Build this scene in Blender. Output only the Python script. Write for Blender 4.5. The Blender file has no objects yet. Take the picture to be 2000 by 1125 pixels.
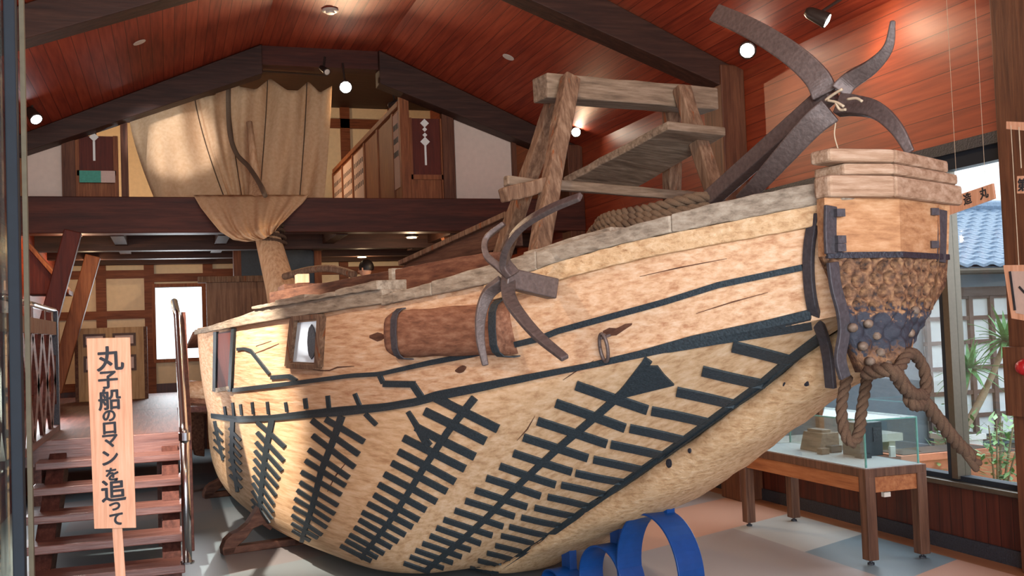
import bpy, bmesh, math, random
from math import sin, cos, pi, radians, sqrt, hypot
from mathutils import Vector as V, Matrix
from mathutils.bvhtree import BVHTree
random.seed(7)
SC = bpy.context.scene
COL = SC.collection

# ------------------------------------------------------------------ camera
F, CX, CY, H = 2000.0, 1000.0, 562.5, 1.6
YAW, PITCH, ROLL = 0.32374, 0.04063, -0.03762
_f = V((sin(YAW)*cos(PITCH), cos(YAW)*cos(PITCH), sin(PITCH)))
_r0 = V((cos(YAW), -sin(YAW), 0)); _u0 = _r0.cross(_f)
_r = _r0*cos(ROLL)+_u0*sin(ROLL); _u = _u0*cos(ROLL)-_r0*sin(ROLL)
EYE = V((0, 0, H))
cam = bpy.data.cameras.new('camera'); cam.sensor_width = 36; cam.lens = 36*F/2000
cam.clip_start = 0.05; cam.clip_end = 200
cam_o = bpy.data.objects.new('camera', cam); COL.objects.link(cam_o)
cam_o.matrix_world = Matrix(((_r.x, _u.x, -_f.x, EYE.x), (_r.y, _u.y, -_f.y, EYE.y), (_r.z, _u.z, -_f.z, EYE.z), (0, 0, 0, 1)))
SC.camera = cam_o

# ------------------------------------------------------------------ world, exposure
SC.view_settings.view_transform = 'Standard'; SC.view_settings.look = 'None'
SC.view_settings.exposure = 0.75; SC.view_settings.gamma = 1; SC.view_settings.use_curve_mapping = False
w = bpy.data.worlds.new('world'); SC.world = w; w.use_nodes = True
_bg = w.node_tree.nodes['Background']; _bg.inputs[0].default_value = (0.80, 0.90, 1.0, 1); _bg.inputs[1].default_value = 1.6

def lamp(name, kind, loc, target, power, col, size=0.1, spot=60, blend=0.6, sy=None, parent=None):
    d = bpy.data.lights.new(name, kind); d.energy = power; d.color = col
    if kind == 'AREA':
        d.shape = 'RECTANGLE'; d.size = size; d.size_y = sy or size
    else:
        d.shadow_soft_size = size
    if kind == 'SPOT': d.spot_size = radians(spot); d.spot_blend = blend
    o = bpy.data.objects.new(name, d); COL.objects.link(o); o.location = loc
    o.rotation_euler = (V(target)-V(loc)).to_track_quat('-Z', 'Y').to_euler()
    return o
# daylight through the glazed entrance behind the photographer, and through the big side window
lamp('entrance_daylight', 'AREA', (0.2, -2.6, 2.2), (1.6, 6, 1.2), 280, (0.95, 0.97, 1.0), 4.0, sy=2.6)
lamp('window_daylight', 'AREA', (5.6, 6.6, 1.9), (2.5, 6.4, 0.4), 60, (0.80, 0.90, 1.0), 3.4, sy=1.9)
lamp('back_window_daylight', 'AREA', (.14, 15.85, 1.9), (.1, 8, .6), 22, (.92, .96, 1.0), .66, sy=1.0)
lamp('side_door_daylight', 'AREA', (-1.42, 10.2, 1.0), (1.5, 9.6, .0), 55, (.92, .96, 1.0), 1.6, sy=1.2)
WARM = (1.0, 0.70, 0.42)

# ------------------------------------------------------------------ pixel rays onto real planes
def ray(x, y): return (_f+_r*((x-CX)/F)-_u*((y-CY)/F)).normalized()
def onp(x, y, n, d):
    n = V(n); k = ray(x, y); return EYE+k*((d-n.dot(EYE))/n.dot(k))
def PX(x, y, X): return onp(x, y, (1, 0, 0), X)
def PY(x, y, Y): return onp(x, y, (0, 1, 0), Y)
def PZ(x, y, Z): return onp(x, y, (0, 0, 1), Z)
# boat frame: s runs aft from the bow, v towards the visible side
BB = V((2.61, 3.2, 0)); _b = radians(11)
BA = V((-sin(_b), cos(_b), 0)); BL = V((-cos(_b), -sin(_b), 0)); BZ = V((0, 0, 1))
def W(s, v, z): return BB+BA*s+BL*v+BZ*z
def PV(x, y, v): return onp(x, y, BL, BB.dot(BL)+v)
def PS(x, y, s): return onp(x, y, BA, BB.dot(BA)+s)
def tob(p): d = V(p)-BB; return d.dot(BA), d.dot(BL), p[2]

# ------------------------------------------------------------------ materials
class NT:
    def __init__(s, name):
        s.m = bpy.data.materials.new(name); s.m.use_nodes = True; s.t = s.m.node_tree
        s.b = s.t.nodes['Principled BSDF']; s.out = s.t.nodes['Material Output']
    def n(s, typ, **kw):
        x = s.t.nodes.new(typ)
        for k, v in kw.items():
            if k.startswith('i_'): x.inputs[int(k[2:])].default_value = v
            else: setattr(x, k, v)
        return x
    def l(s, a, ai, b, bi): s.t.links.new(a.outputs[ai], b.inputs[bi])
    def coords(s, scale=(1, 1, 1), rotz=0):
        tc = s.n('ShaderNodeTexCoord'); mp = s.n('ShaderNodeMapping')
        mp.inputs['Scale'].default_value = scale
        if rotz:
            m0 = s.n('ShaderNodeMapping'); m0.inputs['Rotation'].default_value = (0, 0, rotz); s.l(tc, 3, m0, 0); s.l(m0, 0, mp, 0)
        else: s.l(tc, 3, mp, 0)
        return mp
    def ramp(s, stops, src, out=0):
        r = s.n('ShaderNodeValToRGB'); e = r.color_ramp.elements
        while len(e) < len(stops): e.new(0.5)
        for i, (p, c) in enumerate(stops): e[i].position = p; e[i].color = (*c, 1)
        s.l(src, out, r, 0); return r
    def bump(s, src, out, strength, dist=0.01):
        b = s.n('ShaderNodeBump'); b.inputs['Strength'].default_value = strength; b.inputs['Distance'].default_value = dist
        s.l(src, out, b, 'Height'); s.l(b, 0, s.b, 'Normal'); return b
def lin(c):
    f = lambda x: x/12.92 if x <= .04045 else ((x+.055)/1.055)**2.4
    return tuple(f(x/255) for x in c)
def plain(name, c, rough=0.6, metal=0.0, var=0.12, sc=8.0, bump=0.0):
    t = NT(name); mp = t.coords((sc,)*3); nz = t.n('ShaderNodeTexNoise'); nz.inputs['Detail'].default_value = 5
    t.l(mp, 0, nz, 0); c = lin(c)
    r = t.ramp([(0.3, tuple(x*(1-var) for x in c)), (0.7, tuple(min(1, x*(1+var)) for x in c))], nz)
    t.l(r, 0, t.b, 'Base Color'); t.b.inputs['Roughness'].default_value = rough; t.b.inputs['Metallic'].default_value = metal
    if bump: t.bump(nz, 0, bump)
    return t.m
def wood(name, dark, mid, light, axis=1, sc=7.0, stretch=0.07, rough=0.6, rotz=0, bump=0.25, spots=None, spotamt=0.62, spec=0.3):
    t = NT(name); s = [sc]*3; s[axis] = sc*stretch; mp = t.coords(tuple(s), rotz)
    nz = t.n('ShaderNodeTexNoise'); nz.inputs['Detail'].default_value = 8; nz.inputs['Roughness'].default_value = 0.65
    nz.inputs['Distortion'].default_value = 0.12; t.l(mp, 0, nz, 0)
    r = t.ramp([(0.32, lin(dark)), (0.5, lin(mid)), (0.68, lin(light))], nz)
    src, o = r, 0
    if spots:
        mp2 = t.coords(tuple(x*0.55 for x in s), rotz); n2 = t.n('ShaderNodeTexNoise'); n2.inputs['Detail'].default_value = 6
        n2.inputs['Roughness'].default_value = 0.7; t.l(mp2, 0, n2, 0)
        k = t.ramp([(spotamt, (0, 0, 0)), (spotamt+0.07, (1, 1, 1))], n2)
        mx = t.n('ShaderNodeMix', data_type='RGBA'); mx.inputs[7].default_value = (*lin(spots), 1)
        t.l(k, 0, mx, 0); t.l(r, 0, mx, 6); src, o = mx, 2
    t.l(src, o, t.b, 'Base Color'); t.b.inputs['Roughness'].default_value = rough
    t.b.inputs['Specular IOR Level'].default_value = spec
    if bump: t.bump(nz, 0, bump)
    return t.m
def planks(name, dark, mid, light, line, divide, pitch, grain, rough=0.45, lw=0.06, sc=6.0, stretch=0.06, spec=0.4):
    t = NT(name); s = [sc]*3; s[grain] = sc*stretch; mp = t.coords(tuple(s))
    tc = t.n('ShaderNodeTexCoord'); sp = t.n('ShaderNodeSeparateXYZ'); t.l(tc, 3, sp, 0)
    m1 = t.n('ShaderNodeMath', operation='DIVIDE'); m1.inputs[1].default_value = pitch; t.l(sp, divide, m1, 0)
    fr = t.n('ShaderNodeMath', operation='FRACT'); t.l(m1, 0, fr, 0)
    fl = t.n('ShaderNodeMath', operation='FLOOR'); t.l(m1, 0, fl, 0)
    wn = t.n('ShaderNodeTexWhiteNoise', noise_dimensions='1D'); t.l(fl, 0, wn, 'W')
    ad = t.n('ShaderNodeVectorMath', operation='ADD'); t.l(mp, 0, ad, 0); t.l(wn, 1, ad, 1)
    nz = t.n('ShaderNodeTexNoise'); nz.inputs['Detail'].default_value = 6; t.l(ad, 0, nz, 0)
    mv = t.n('ShaderNodeMath', operation='MULTIPLY_ADD'); mv.inputs[1].default_value = 0.22; t.l(wn, 0, mv, 0); t.l(nz, 0, mv, 2)
    r = t.ramp([(0.38, lin(dark)), (0.6, lin(mid)), (0.85, lin(light))], mv)
    lt = t.n('ShaderNodeMath', operation='LESS_THAN'); lt.inputs[1].default_value = lw; t.l(fr, 0, lt, 0)
    mx = t.n('ShaderNodeMix', data_type='RGBA'); mx.inputs[7].default_value = (*lin(line), 1)
    t.l(lt, 0, mx, 0); t.l(r, 0, mx, 6); t.l(mx, 2, t.b, 'Base Color')
    t.b.inputs['Roughness'].default_value = rough; t.b.inputs['Specular IOR Level'].default_value = spec
    inv = t.n('ShaderNodeMath', operation='SUBTRACT'); inv.inputs[0].default_value = 1; t.l(lt, 0, inv, 1)
    t.bump(inv, 0, 0.5, 0.004)
    return t.m
def emit(name, c, strength):
    t = NT(name); t.b.inputs['Base Color'].default_value = (*c, 1)
    t.b.inputs['Emission Color'].default_value = (*c, 1); t.b.inputs['Emission Strength'].default_value = strength; return t.m
def glass(name, tint=(0.93, 0.97, 0.96), refl=0.07, graze=1.0):
    t = NT(name); tr = t.n('ShaderNodeBsdfTransparent'); tr.inputs[0].default_value = (*tint, 1)
    gl = t.n('ShaderNodeBsdfGlossy'); gl.inputs['Roughness'].default_value = 0.02
    fr = t.n('ShaderNodeLayerWeight'); fr.inputs[0].default_value = 0.25
    mu = t.n('ShaderNodeMath', operation='MULTIPLY_ADD'); mu.inputs[1].default_value = graze*0.5; mu.inputs[2].default_value = refl
    t.l(fr, 0, mu, 0); mx = t.n('ShaderNodeMixShader'); t.l(mu, 0, mx, 0); t.l(tr, 0, mx, 1); t.l(gl, 0, mx, 2); t.l(mx, 0, t.out, 0)
    return t.m

M = {}
M['ceiling'] = planks('ceiling_boards', (122, 44, 26), (148, 58, 34), (166, 72, 44), (88, 30, 18), 0, 0.105, 1, lw=0.05, rough=.62, spec=.25)
M['wallboard'] = planks('wall_boards', (126, 50, 28), (148, 62, 34), (162, 74, 42), (86, 34, 20), 2, 0.14, 1, lw=0.035)
M['wainscot'] = planks('wainscot', (58, 24, 18), (78, 32, 22), (92, 42, 28), (40, 16, 12), 1, 0.11, 2)
M['beam'] = wood('dark_beam', (44, 26, 20), (60, 36, 27), (76, 48, 36), axis=0, sc=5)
M['beamy'] = wood('dark_beam_lengthwise', (44, 26, 20), (60, 36, 27), (76, 48, 36), axis=1, sc=5)
M['loftbeam'] = wood('loft_beam', (52, 22, 14), (72, 32, 20), (92, 44, 28), axis=0, sc=4, spots=(40, 20, 14))
M['post'] = wood('brown_post', (72, 40, 26), (96, 56, 36), (116, 72, 48), axis=2, sc=6)
M['trim'] = wood('warm_timber', (104, 56, 30), (134, 76, 42), (156, 96, 58), axis=2, sc=7)
M['trimx'] = wood('warm_timber_across', (92, 48, 28), (120, 66, 38), (140, 84, 52), axis=0, sc=7)
M['plaster'] = plain('plaster', (222, 200, 184), 0.9, var=0.04, sc=3)
M['cream'] = plain('cream_plaster', (230, 208, 172), 0.9, var=0.05, sc=3)
M['redpanel'] = wood('red_panel', (74, 26, 16), (92, 34, 20), (106, 44, 26), axis=2, sc=6)
M['stairs'] = wood('stair_wood', (92, 58, 52), (124, 84, 76), (146, 106, 96), axis=0, sc=7, rough=0.3, spec=0.5)
M['stairs_y'] = wood('stair_wood_lengthwise', (64, 36, 31), (88, 52, 45), (108, 68, 58), axis=1, sc=7, rough=0.55, spec=.3)
M['hull'] = wood('hull_planks', (180, 138, 100), (212, 174, 134), (228, 196, 162), axis=1, sc=7, stretch=0.06, rotz=-_b, rough=0.8, bump=0.25, spots=(160, 112, 76), spotamt=0.72)
M['strake'] = wood('side_strake', (186, 134, 98), (218, 174, 136), (234, 200, 168), axis=1, sc=9, stretch=0.05, rotz=-_b, rough=0.8, bump=0.45, spots=(150, 98, 62), spotamt=0.70)
M['keel'] = wood('keel_log', (182, 140, 100), (214, 176, 134), (230, 198, 160), axis=1, sc=9, stretch=0.3, rotz=-_b, rough=0.85, bump=0.9, spots=(150, 104, 68), spotamt=0.64)
M['grey'] = wood('weathered_grey', (112, 98, 84), (152, 136, 118), (176, 162, 144), axis=1, sc=8, stretch=0.08, rotz=-_b, rough=0.85, bump=0.6, spots=(92, 76, 62), spotamt=0.66)
M['greyx'] = wood('weathered_grey_across', (88, 72, 58), (120, 100, 82), (144, 124, 106), axis=0, sc=8, stretch=0.1, rotz=-_b, rough=0.85, bump=0.6, spots=(88, 66, 50), spotamt=0.66)
M['greyz'] = wood('weathered_post', (80, 56, 42), (114, 86, 66), (142, 114, 92), axis=2, sc=9, stretch=0.1, rough=0.85, bump=0.7, spots=(124, 66, 32), spotamt=0.58)
M['nose'] = wood('nose_block', (136, 104, 80), (168, 136, 110), (190, 162, 138), axis=0, sc=9, stretch=0.12, rough=0.85, bump=0.5)
M['orange'] = wood('bow_panel', (146, 100, 68), (180, 132, 92), (202, 160, 122), axis=0, sc=7, stretch=0.14, rotz=-_b, rough=0.75, bump=0.4, spots=(128, 76, 46), spotamt=0.66)
M['log'] = wood('red_brown_log', (100, 64, 48), (134, 90, 68), (158, 116, 92), axis=1, sc=8, stretch=0.12, rotz=-_b, rough=0.8, bump=0.5, spots=(84, 50, 38), spotamt=0.66)
M['deckdark'] = wood('dark_deck', (70, 44, 34), (96, 62, 46), (120, 84, 64), axis=1, sc=7, stretch=0.1, rotz=-_b, rough=0.8)
M['coaming'] = wood('coaming_wood', (78, 46, 34), (106, 66, 48), (128, 88, 66), axis=1, sc=8, stretch=0.06, rotz=-_b, rough=0.8)
M['bulwark'] = wood('bulwark_wood', (64, 40, 30), (88, 58, 44), (108, 76, 58), axis=1, sc=8, stretch=0.06, rotz=-_b, rough=0.8)
M['mastwood'] = wood('mast_wood', (176, 132, 96), (204, 162, 122), (218, 182, 146), axis=2, sc=7, stretch=.06, rough=.85)
M['tan'] = wood('tan_cabinet', (150, 112, 72), (178, 138, 94), (192, 156, 112), axis=2, sc=7)
M['screen'] = wood('screen_boards', (92, 62, 44), (122, 86, 62), (142, 106, 80), axis=2, sc=7)
M['cradle'] = wood('cradle_wood', (66, 40, 32), (92, 58, 44), (112, 76, 60), axis=0, sc=7)
M['copper'] = plain('tarred_copper', (52, 62, 68), 0.55, 0.25, var=0.35, sc=22, bump=0.3)
M['tar'] = plain('tar', (44, 46, 54), 0.5, 0.0, var=0.4, sc=18, bump=0.5)
M['iron'] = plain('forged_iron', (98, 84, 80), 0.5, 0.3, var=0.22, sc=12, bump=0.25)
M['strap'] = plain('iron_strap', (78, 74, 78), 0.55, 0.4, var=0.2, sc=14, bump=0.25)
M['rope'] = plain('hemp_rope', (112, 90, 70), 0.95, 0, var=0.25, sc=60, bump=0.6)
M['rope2'] = plain('brown_rope', (92, 68, 50), 0.95, 0, var=0.25, sc=60, bump=0.6)
M['string'] = plain('pale_cord', (196, 176, 148), 0.9)
M['blue'] = plain('blue_paint', (12, 62, 124), 0.35, 0, var=0.08, sc=5)
M['chrome'] = plain('steel', (190, 192, 196), 0.18, 1.0, var=0.03)
M['mullion'] = plain('blue_grey_frame', (16, 25, 36), 0.8, 0.0, var=0.1)
M['alu'] = plain('bronze_aluminium', (92, 82, 70), 0.4, 0.5, var=0.08)
M['glass'] = glass('window_glass', (0.97, .985, .98), .015, .5)
M['caseglass'] = glass('case_glass', (0.95, 0.985, 0.98), 0.02, .6)
M['sideglass'] = glass('side_glass', (0.75, 0.76, 0.68), 0.12, 0.7)
M['cloth'] = None
M['tablewood'] = wood('table_wood', (72, 46, 34), (94, 62, 46), (112, 78, 60), axis=2, sc=7)
M['apron'] = wood('table_apron', (132, 76, 44), (158, 96, 58), (172, 112, 72), axis=1, sc=7)
M['tabletop'] = plain('pale_grey_cloth', (176, 178, 180), 0.9, var=0.05, sc=40)
M['box'] = wood('old_box', (84, 70, 60), (116, 98, 84), (138, 118, 102), axis=1, sc=9)
M['darkbox'] = plain('dark_box', (38, 46, 54), 0.5, var=0.2)
M['white'] = plain('white_card', (236, 234, 226), 0.7, var=0.03)
M['paper'] = plain('poster_paper', (206, 178, 164), 0.85, var=0.05)
M['teal'] = plain('teal_card', (70, 150, 130), 0.7)
M['signwood'] = wood('sign_wood', (206, 146, 112), (226, 168, 134), (236, 186, 154), axis=2, sc=10, stretch=0.05, bump=0.1)
M['ink'] = plain('ink', (34, 36, 44), 0.7, var=0.2)
M['lampbody'] = plain('lamp_body', (60, 50, 44), 0.4, 0.3)
M['lens'] = emit('lamp_lens', (1.0, 0.86, 0.66), 60)
M['lensc'] = emit('lamp_lens_cool', (0.95, 0.95, 1.0), 40)
M['down'] = emit('downlight', (1.0, 0.80, 0.5), 6)
M['slot'] = plain('white_disc', (214, 204, 190), 0.5, var=0.03)
M['hair'] = plain('hair', (24, 18, 18), 0.5)
M['skin'] = plain('skin', (224, 172, 144), 0.6, var=0.05)
M['coat'] = plain('dark_coat', (46, 48, 58), 0.9)
M['terra'] = plain('terracotta', (204, 128, 96), 0.85, var=0.08)
M['whitepot'] = plain('white_pot', (226, 230, 230), 0.5, var=0.03)
M['leaf'] = plain('leaf', (92, 150, 88), 0.5, var=0.3, sc=5)
M['leaf2'] = plain('soft_leaf', (112, 150, 92), 0.6, var=0.3, sc=6)
M['stem'] = plain('plant_stem', (150, 132, 108), 0.8)
M['grass'] = plain('grass', (122, 140, 84), 0.95, var=0.35, sc=14)
M['tile'] = plain('roof_tile', (104, 124, 146), 0.35, 0.0, var=0.25, sc=7)
M['shoji'] = plain('shoji', (214, 220, 222), 0.9, var=0.06, sc=2)
M['lattice'] = plain('lattice', (96, 74, 66), 0.8)
M['facade'] = plain('grey_wall', (112, 124, 136), 0.8, var=0.06, sc=2)
M['soil'] = plain('dark_soil', (70, 56, 44), 0.95)

# floor: large pale terrazzo slabs
def floor_mat():
    t = NT('terrazzo_slabs'); tc = t.n('ShaderNodeTexCoord'); sp = t.n('ShaderNodeSeparateXYZ'); t.l(tc, 3, sp, 0)
    def mad(src, o, a, b):
        m = t.n('ShaderNodeMath', operation='MULTIPLY_ADD'); t.l(src, o, m, 0); m.inputs[1].default_value = a
        if isinstance(b, float): m.inputs[2].default_value = b
        else: t.l(b[0], b[1], m, 2)
        return m
    u = mad(sp, 0, 1/1.25, -4.1/1.25)
    sk = mad(sp, 0, -0.43, (sp, 1)); vv = mad(sk, 0, 1/0.95, -(6.12-0.43*4.1)/0.95)
    fu = t.n('ShaderNodeMath', operation='FLOOR'); fv = t.n('ShaderNodeMath', operation='FLOOR'); t.l(u, 0, fu, 0); t.l(vv, 0, fv, 0)
    cb = t.n('ShaderNodeCombineXYZ'); t.l(fu, 0, cb, 0); t.l(fv, 0, cb, 1)
    wn = t.n('ShaderNodeTexWhiteNoise', noise_dimensions='2D'); t.l(cb, 0, wn, 0)
    r = t.ramp([(0, lin((196, 150, 128))), (0.3, lin((160, 150, 148))), (0.55, lin((118, 134, 142))), (0.8, lin((182, 178, 172)))], wn)
    r.color_ramp.interpolation = 'CONSTANT'
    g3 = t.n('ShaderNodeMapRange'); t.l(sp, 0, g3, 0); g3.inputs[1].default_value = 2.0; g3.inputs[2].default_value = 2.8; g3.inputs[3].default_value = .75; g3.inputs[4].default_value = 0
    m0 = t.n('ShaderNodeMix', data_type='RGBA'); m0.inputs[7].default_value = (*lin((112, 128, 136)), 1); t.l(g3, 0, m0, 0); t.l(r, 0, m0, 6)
    mp = t.coords((90,)*3); nz = t.n('ShaderNodeTexNoise'); nz.inputs['Detail'].default_value = 2; t.l(mp, 0, nz, 0)
    sr = t.ramp([(0.35, (0.72, 0.72, 0.72)), (0.65, (1.1, 1.1, 1.1))], nz)
    mx = t.n('ShaderNodeMix', data_type='RGBA', blend_type='MULTIPLY'); mx.inputs[0].default_value = 1
    t.l(m0, 2, mx, 6); t.l(sr, 0, mx, 7)
    g = t.n('ShaderNodeMath', operation='GREATER_THAN'); t.l(sp, 0, g, 0); g.inputs[1].default_value = 4.82
    m2 = t.n('ShaderNodeMix', data_type='RGBA'); m2.inputs[7].default_value = (*lin((150, 98, 66)), 1); t.l(g, 0, m2, 0); t.l(mx, 2, m2, 6)
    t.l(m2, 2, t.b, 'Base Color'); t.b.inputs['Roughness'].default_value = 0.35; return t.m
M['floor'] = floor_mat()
def cloth_mat():
    t = NT('sail_cloth'); mp = t.coords((5, 5, 5)); nz = t.n('ShaderNodeTexNoise'); nz.inputs['Detail'].default_value = 6; t.l(mp, 0, nz, 0)
    r = t.ramp([(0.3, lin((224, 180, 136))), (0.7, lin((240, 202, 160)))], nz); t.l(r, 0, t.b, 'Base Color'); t.b.inputs['Roughness'].default_value = 0.95
    t.b.inputs['Specular IOR Level'].default_value = 0.1
    tl = t.n('ShaderNodeBsdfTranslucent'); tl.inputs[0].default_value = (*lin((206, 174, 136)), 1); mx = t.n('ShaderNodeMixShader'); mx.inputs[0].default_value = 0.25
    t.l(t.b, 0, mx, 1); t.l(tl, 0, mx, 2); t.l(mx, 0, t.out, 0); t.bump(nz, 0, 0.1); return t.m
M['cloth'] = cloth_mat()

# ------------------------------------------------------------------ mesh building
def lerp(a, b, t): return a+(b-a)*t
def itp(x, xs, ys):
    if x <= xs[0]: return ys[0]
    for i in range(1, len(xs)):
        if x <= xs[i]: return lerp(ys[i-1], ys[i], (x-xs[i-1])/(xs[i]-xs[i-1]))
    return ys[-1]
def catmull(P, n=6):
    P = [V(p) for p in P]; out = []
    if len(P) < 3: return [P[0].lerp(P[-1], i/n) for i in range(n+1)]
    Q = [P[0]*2-P[1]]+P+[P[-1]*2-P[-2]]
    for i in range(1, len(Q)-2):
        for k in range(n):
            t = k/n; a, b, c, d = Q[i-1], Q[i], Q[i+1], Q[i+2]
            out.append(0.5*((2*b)+(c-a)*t+(2*a-5*b+4*c-d)*t*t+(3*b-a-3*c+d)*t**3))
    out.append(P[-1]); return out
class MB:
    def __init__(s): s.v = []; s.f = []
    def add(s, vs, fs):
        o = len(s.v); s.v += [V(x) for x in vs]; s.f += [tuple(i+o for i in f) for f in fs]; return s
    def box(s, c, size, R=None):
        c = V(c); hx, hy, hz = [x/2 for x in size]; vs = []
        for z in (-hz, hz):
            for x, y in ((-hx, -hy), (hx, -hy), (hx, hy), (-hx, hy)):
                p = V((x, y, z)); vs.append(c+(R@p if R else p))
        return s.add(vs, [(3, 2, 1, 0), (4, 5, 6, 7), (0, 1, 5, 4), (1, 2, 6, 5), (2, 3, 7, 6), (3, 0, 4, 7)])
    def span(s, a, b):
        a, b = V(a), V(b); return s.box((a+b)/2, [abs(x) for x in (b-a)])
    def bar(s, p0, p1, wd, ht, up=(0, 0, 1), w2=None, h2=None):
        p0, p1 = V(p0), V(p1); d = (p1-p0).normalized(); side = d.cross(V(up)).normalized(); u = side.cross(d)
        vs = []
        for p, a, b in ((p0, wd, ht), (p1, w2 or wd, h2 or ht)):
            for i, j in ((-1, -1), (1, -1), (1, 1), (-1, 1)): vs.append(p+side*(i*a/2)+u*(j*b/2))
        return s.add(vs, [(3, 2, 1, 0), (4, 5, 6, 7), (0, 1, 5, 4), (1, 2, 6, 5), (2, 3, 7, 6), (3, 0, 4, 7)])
    def tube(s, pts, r, n=10, cap=True):
        pts = [V(p) for p in pts]; N = len(pts); rs = r if isinstance(r, (list, tuple)) else [r]*N
        t0 = (pts[1]-pts[0]).normalized(); u = t0.cross(V((0, 0, 1)) if abs(t0.z) < .9 else V((1, 0, 0))).normalized()
        vs = []
        for i, p in enumerate(pts):
            t = (pts[min(i+1, N-1)]-pts[max(i-1, 0)]).normalized(); u = (u-t*u.dot(t)).normalized(); w_ = t.cross(u)
            for k in range(n):
                a = 2*pi*k/n; vs.append(p+(u*cos(a)+w_*sin(a))*rs[i])
        fs = [(i*n+k, i*n+(k+1) % n, (i+1)*n+(k+1) % n, (i+1)*n+k) for i in range(N-1) for k in range(n)]
        if cap: fs += [tuple(range(n))[::-1], tuple(range((N-1)*n, N*n))]
        return s.add(vs, fs)
    def ribbon(s, pts, wdir, wd, th):
        # flat band: wd along wdir (one vector or one per point), th across it
        pts = [V(p) for p in pts]; N = len(pts); vs = []
        wds = wd if isinstance(wd, (list, tuple)) else [wd]*N; ths = th if isinstance(th, (list, tuple)) else [th]*N
        for i, p in enumerate(pts):
            t = (pts[min(i+1, N-1)]-pts[max(i-1, 0)]).normalized()
            q = V(wdir[i] if isinstance(wdir, list) else wdir); q = (q-t*q.dot(t)).normalized(); nn = t.cross(q)
            for a, b in ((-1, -1), (1, -1), (1, 1), (-1, 1)): vs.append(p+q*(a*wds[i]/2)+nn*(b*ths[i]/2))
        fs = [(i*4+k, i*4+(k+1) % 4, i*4+4+(k+1) % 4, i*4+4+k) for i in range(N-1) for k in range(4)]
        fs += [(3, 2, 1, 0), tuple(range(N*4-4, N*4))]; return s.add(vs, fs)
    def prism(s, poly, ext):
        poly = [V(p) for p in poly]; n = len(poly); e = V(ext); vs = poly+[p+e for p in poly]
        return s.add(vs, [tuple(range(n))[::-1], tuple(range(n, 2*n))]+[(i, (i+1) % n, n+(i+1) % n, n+i) for i in range(n)])
    def grid(s, G, closed=False):
        n, m = len(G), len(G[0]); vs = [p for row in G for p in row]
        fs = [(i*m+j, i*m+(j+1) % m, (i+1)*m+(j+1) % m, (i+1)*m+j) for i in range(n-1) for j in range(m if closed else m-1)]
        return s.add(vs, fs)
    def lathe(s, c, prof, n=20, axis=(0, 0, 1)):
        c = V(c); ax = V(axis).normalized(); u = ax.cross(V((0, 0, 1)) if abs(ax.z) < .9 else V((1, 0, 0))).normalized(); w_ = ax.cross(u)
        G = [[c+ax*h+(u*cos(2*pi*k/n)+w_*sin(2*pi*k/n))*r for k in range(n)] for r, h in prof]
        o = len(s.v); s.grid(G, True); m = len(prof)
        s.f.append(tuple(o+k for k in range(n))[::-1]); s.f.append(tuple(o+(m-1)*n+k for k in range(n))); return s
    def rope(s, pts, R, pitch=None, n=6, step=None):
        pts = [V(p) for p in pts]; pitch = pitch or R*5; step = step or R*0.7
        # resample
        out = [pts[0]]; acc = 0
        for a, b in zip(pts, pts[1:]):
            L = (b-a).length
            while acc+step <= L+1e-9:
                acc += step; out.append(a.lerp(b, min(1, acc/L)))
            acc -= L
        pts = out; N = len(pts)
        if N < 3: return s
        t0 = (pts[1]-pts[0]).normalized(); u = t0.cross(V((0, 0, 1)) if abs(t0.z) < .9 else V((1, 0, 0))).normalized()
        st = [[], [], []]
        for i, p in enumerate(pts):
            t = (pts[min(i+1, N-1)]-pts[max(i-1, 0)]).normalized(); u = (u-t*u.dot(t)).normalized(); w_ = t.cross(u)
            for k in range(3):
                a = 2*pi*(k/3+i*step/pitch); st[k].append(p+(u*cos(a)+w_*sin(a))*R*0.5)
        for k in range(3): s.tube(st[k], R*0.56, n)
        return s
    def build(s, name, mat, parent=None, smooth=False, bevel=0, solid=0, seg=2):
        me = bpy.data.meshes.new(name); off = parent_origin(parent)
        me.from_pydata([tuple(p-off) for p in s.v], [], s.f); me.update()
        bm = bmesh.new(); bm.from_mesh(me); bmesh.ops.recalc_face_normals(bm, faces=bm.faces); bm.to_mesh(me); bm.free()
        if smooth:
            for p in me.polygons: p.use_smooth = True
        o = bpy.data.objects.new(name, me); COL.objects.link(o)
        me.materials.append(M[mat] if isinstance(mat, str) else mat)
        if parent: o.parent = parent
        if bevel:
            b = o.modifiers.new('bevel', 'BEVEL'); b.width = bevel; b.segments = seg; b.limit_method = 'ANGLE'
        if solid:
            b = o.modifiers.new('solid', 'SOLIDIFY'); b.thickness = solid; b.offset = 0
        return o
def parent_origin(p):
    o = V((0, 0, 0))
    while p: o = o+V(p.location); p = p.parent
    return o
def tag(o, label=None, cat=None, group=None, kind=None):
    if label: o['label'] = label
    if cat: o['category'] = cat
    if group: o['group'] = group
    if kind: o['kind'] = kind
    return o
def thing(name, label, cat, loc, group=None):
    o = bpy.data.objects.new(name, None); o.empty_display_size = 0.1; COL.objects.link(o); o.location = loc
    return tag(o, label, cat, group)
def struct(name, mb, mat, **kw): return tag(mb.build(name, mat, **kw), kind='structure')
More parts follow.
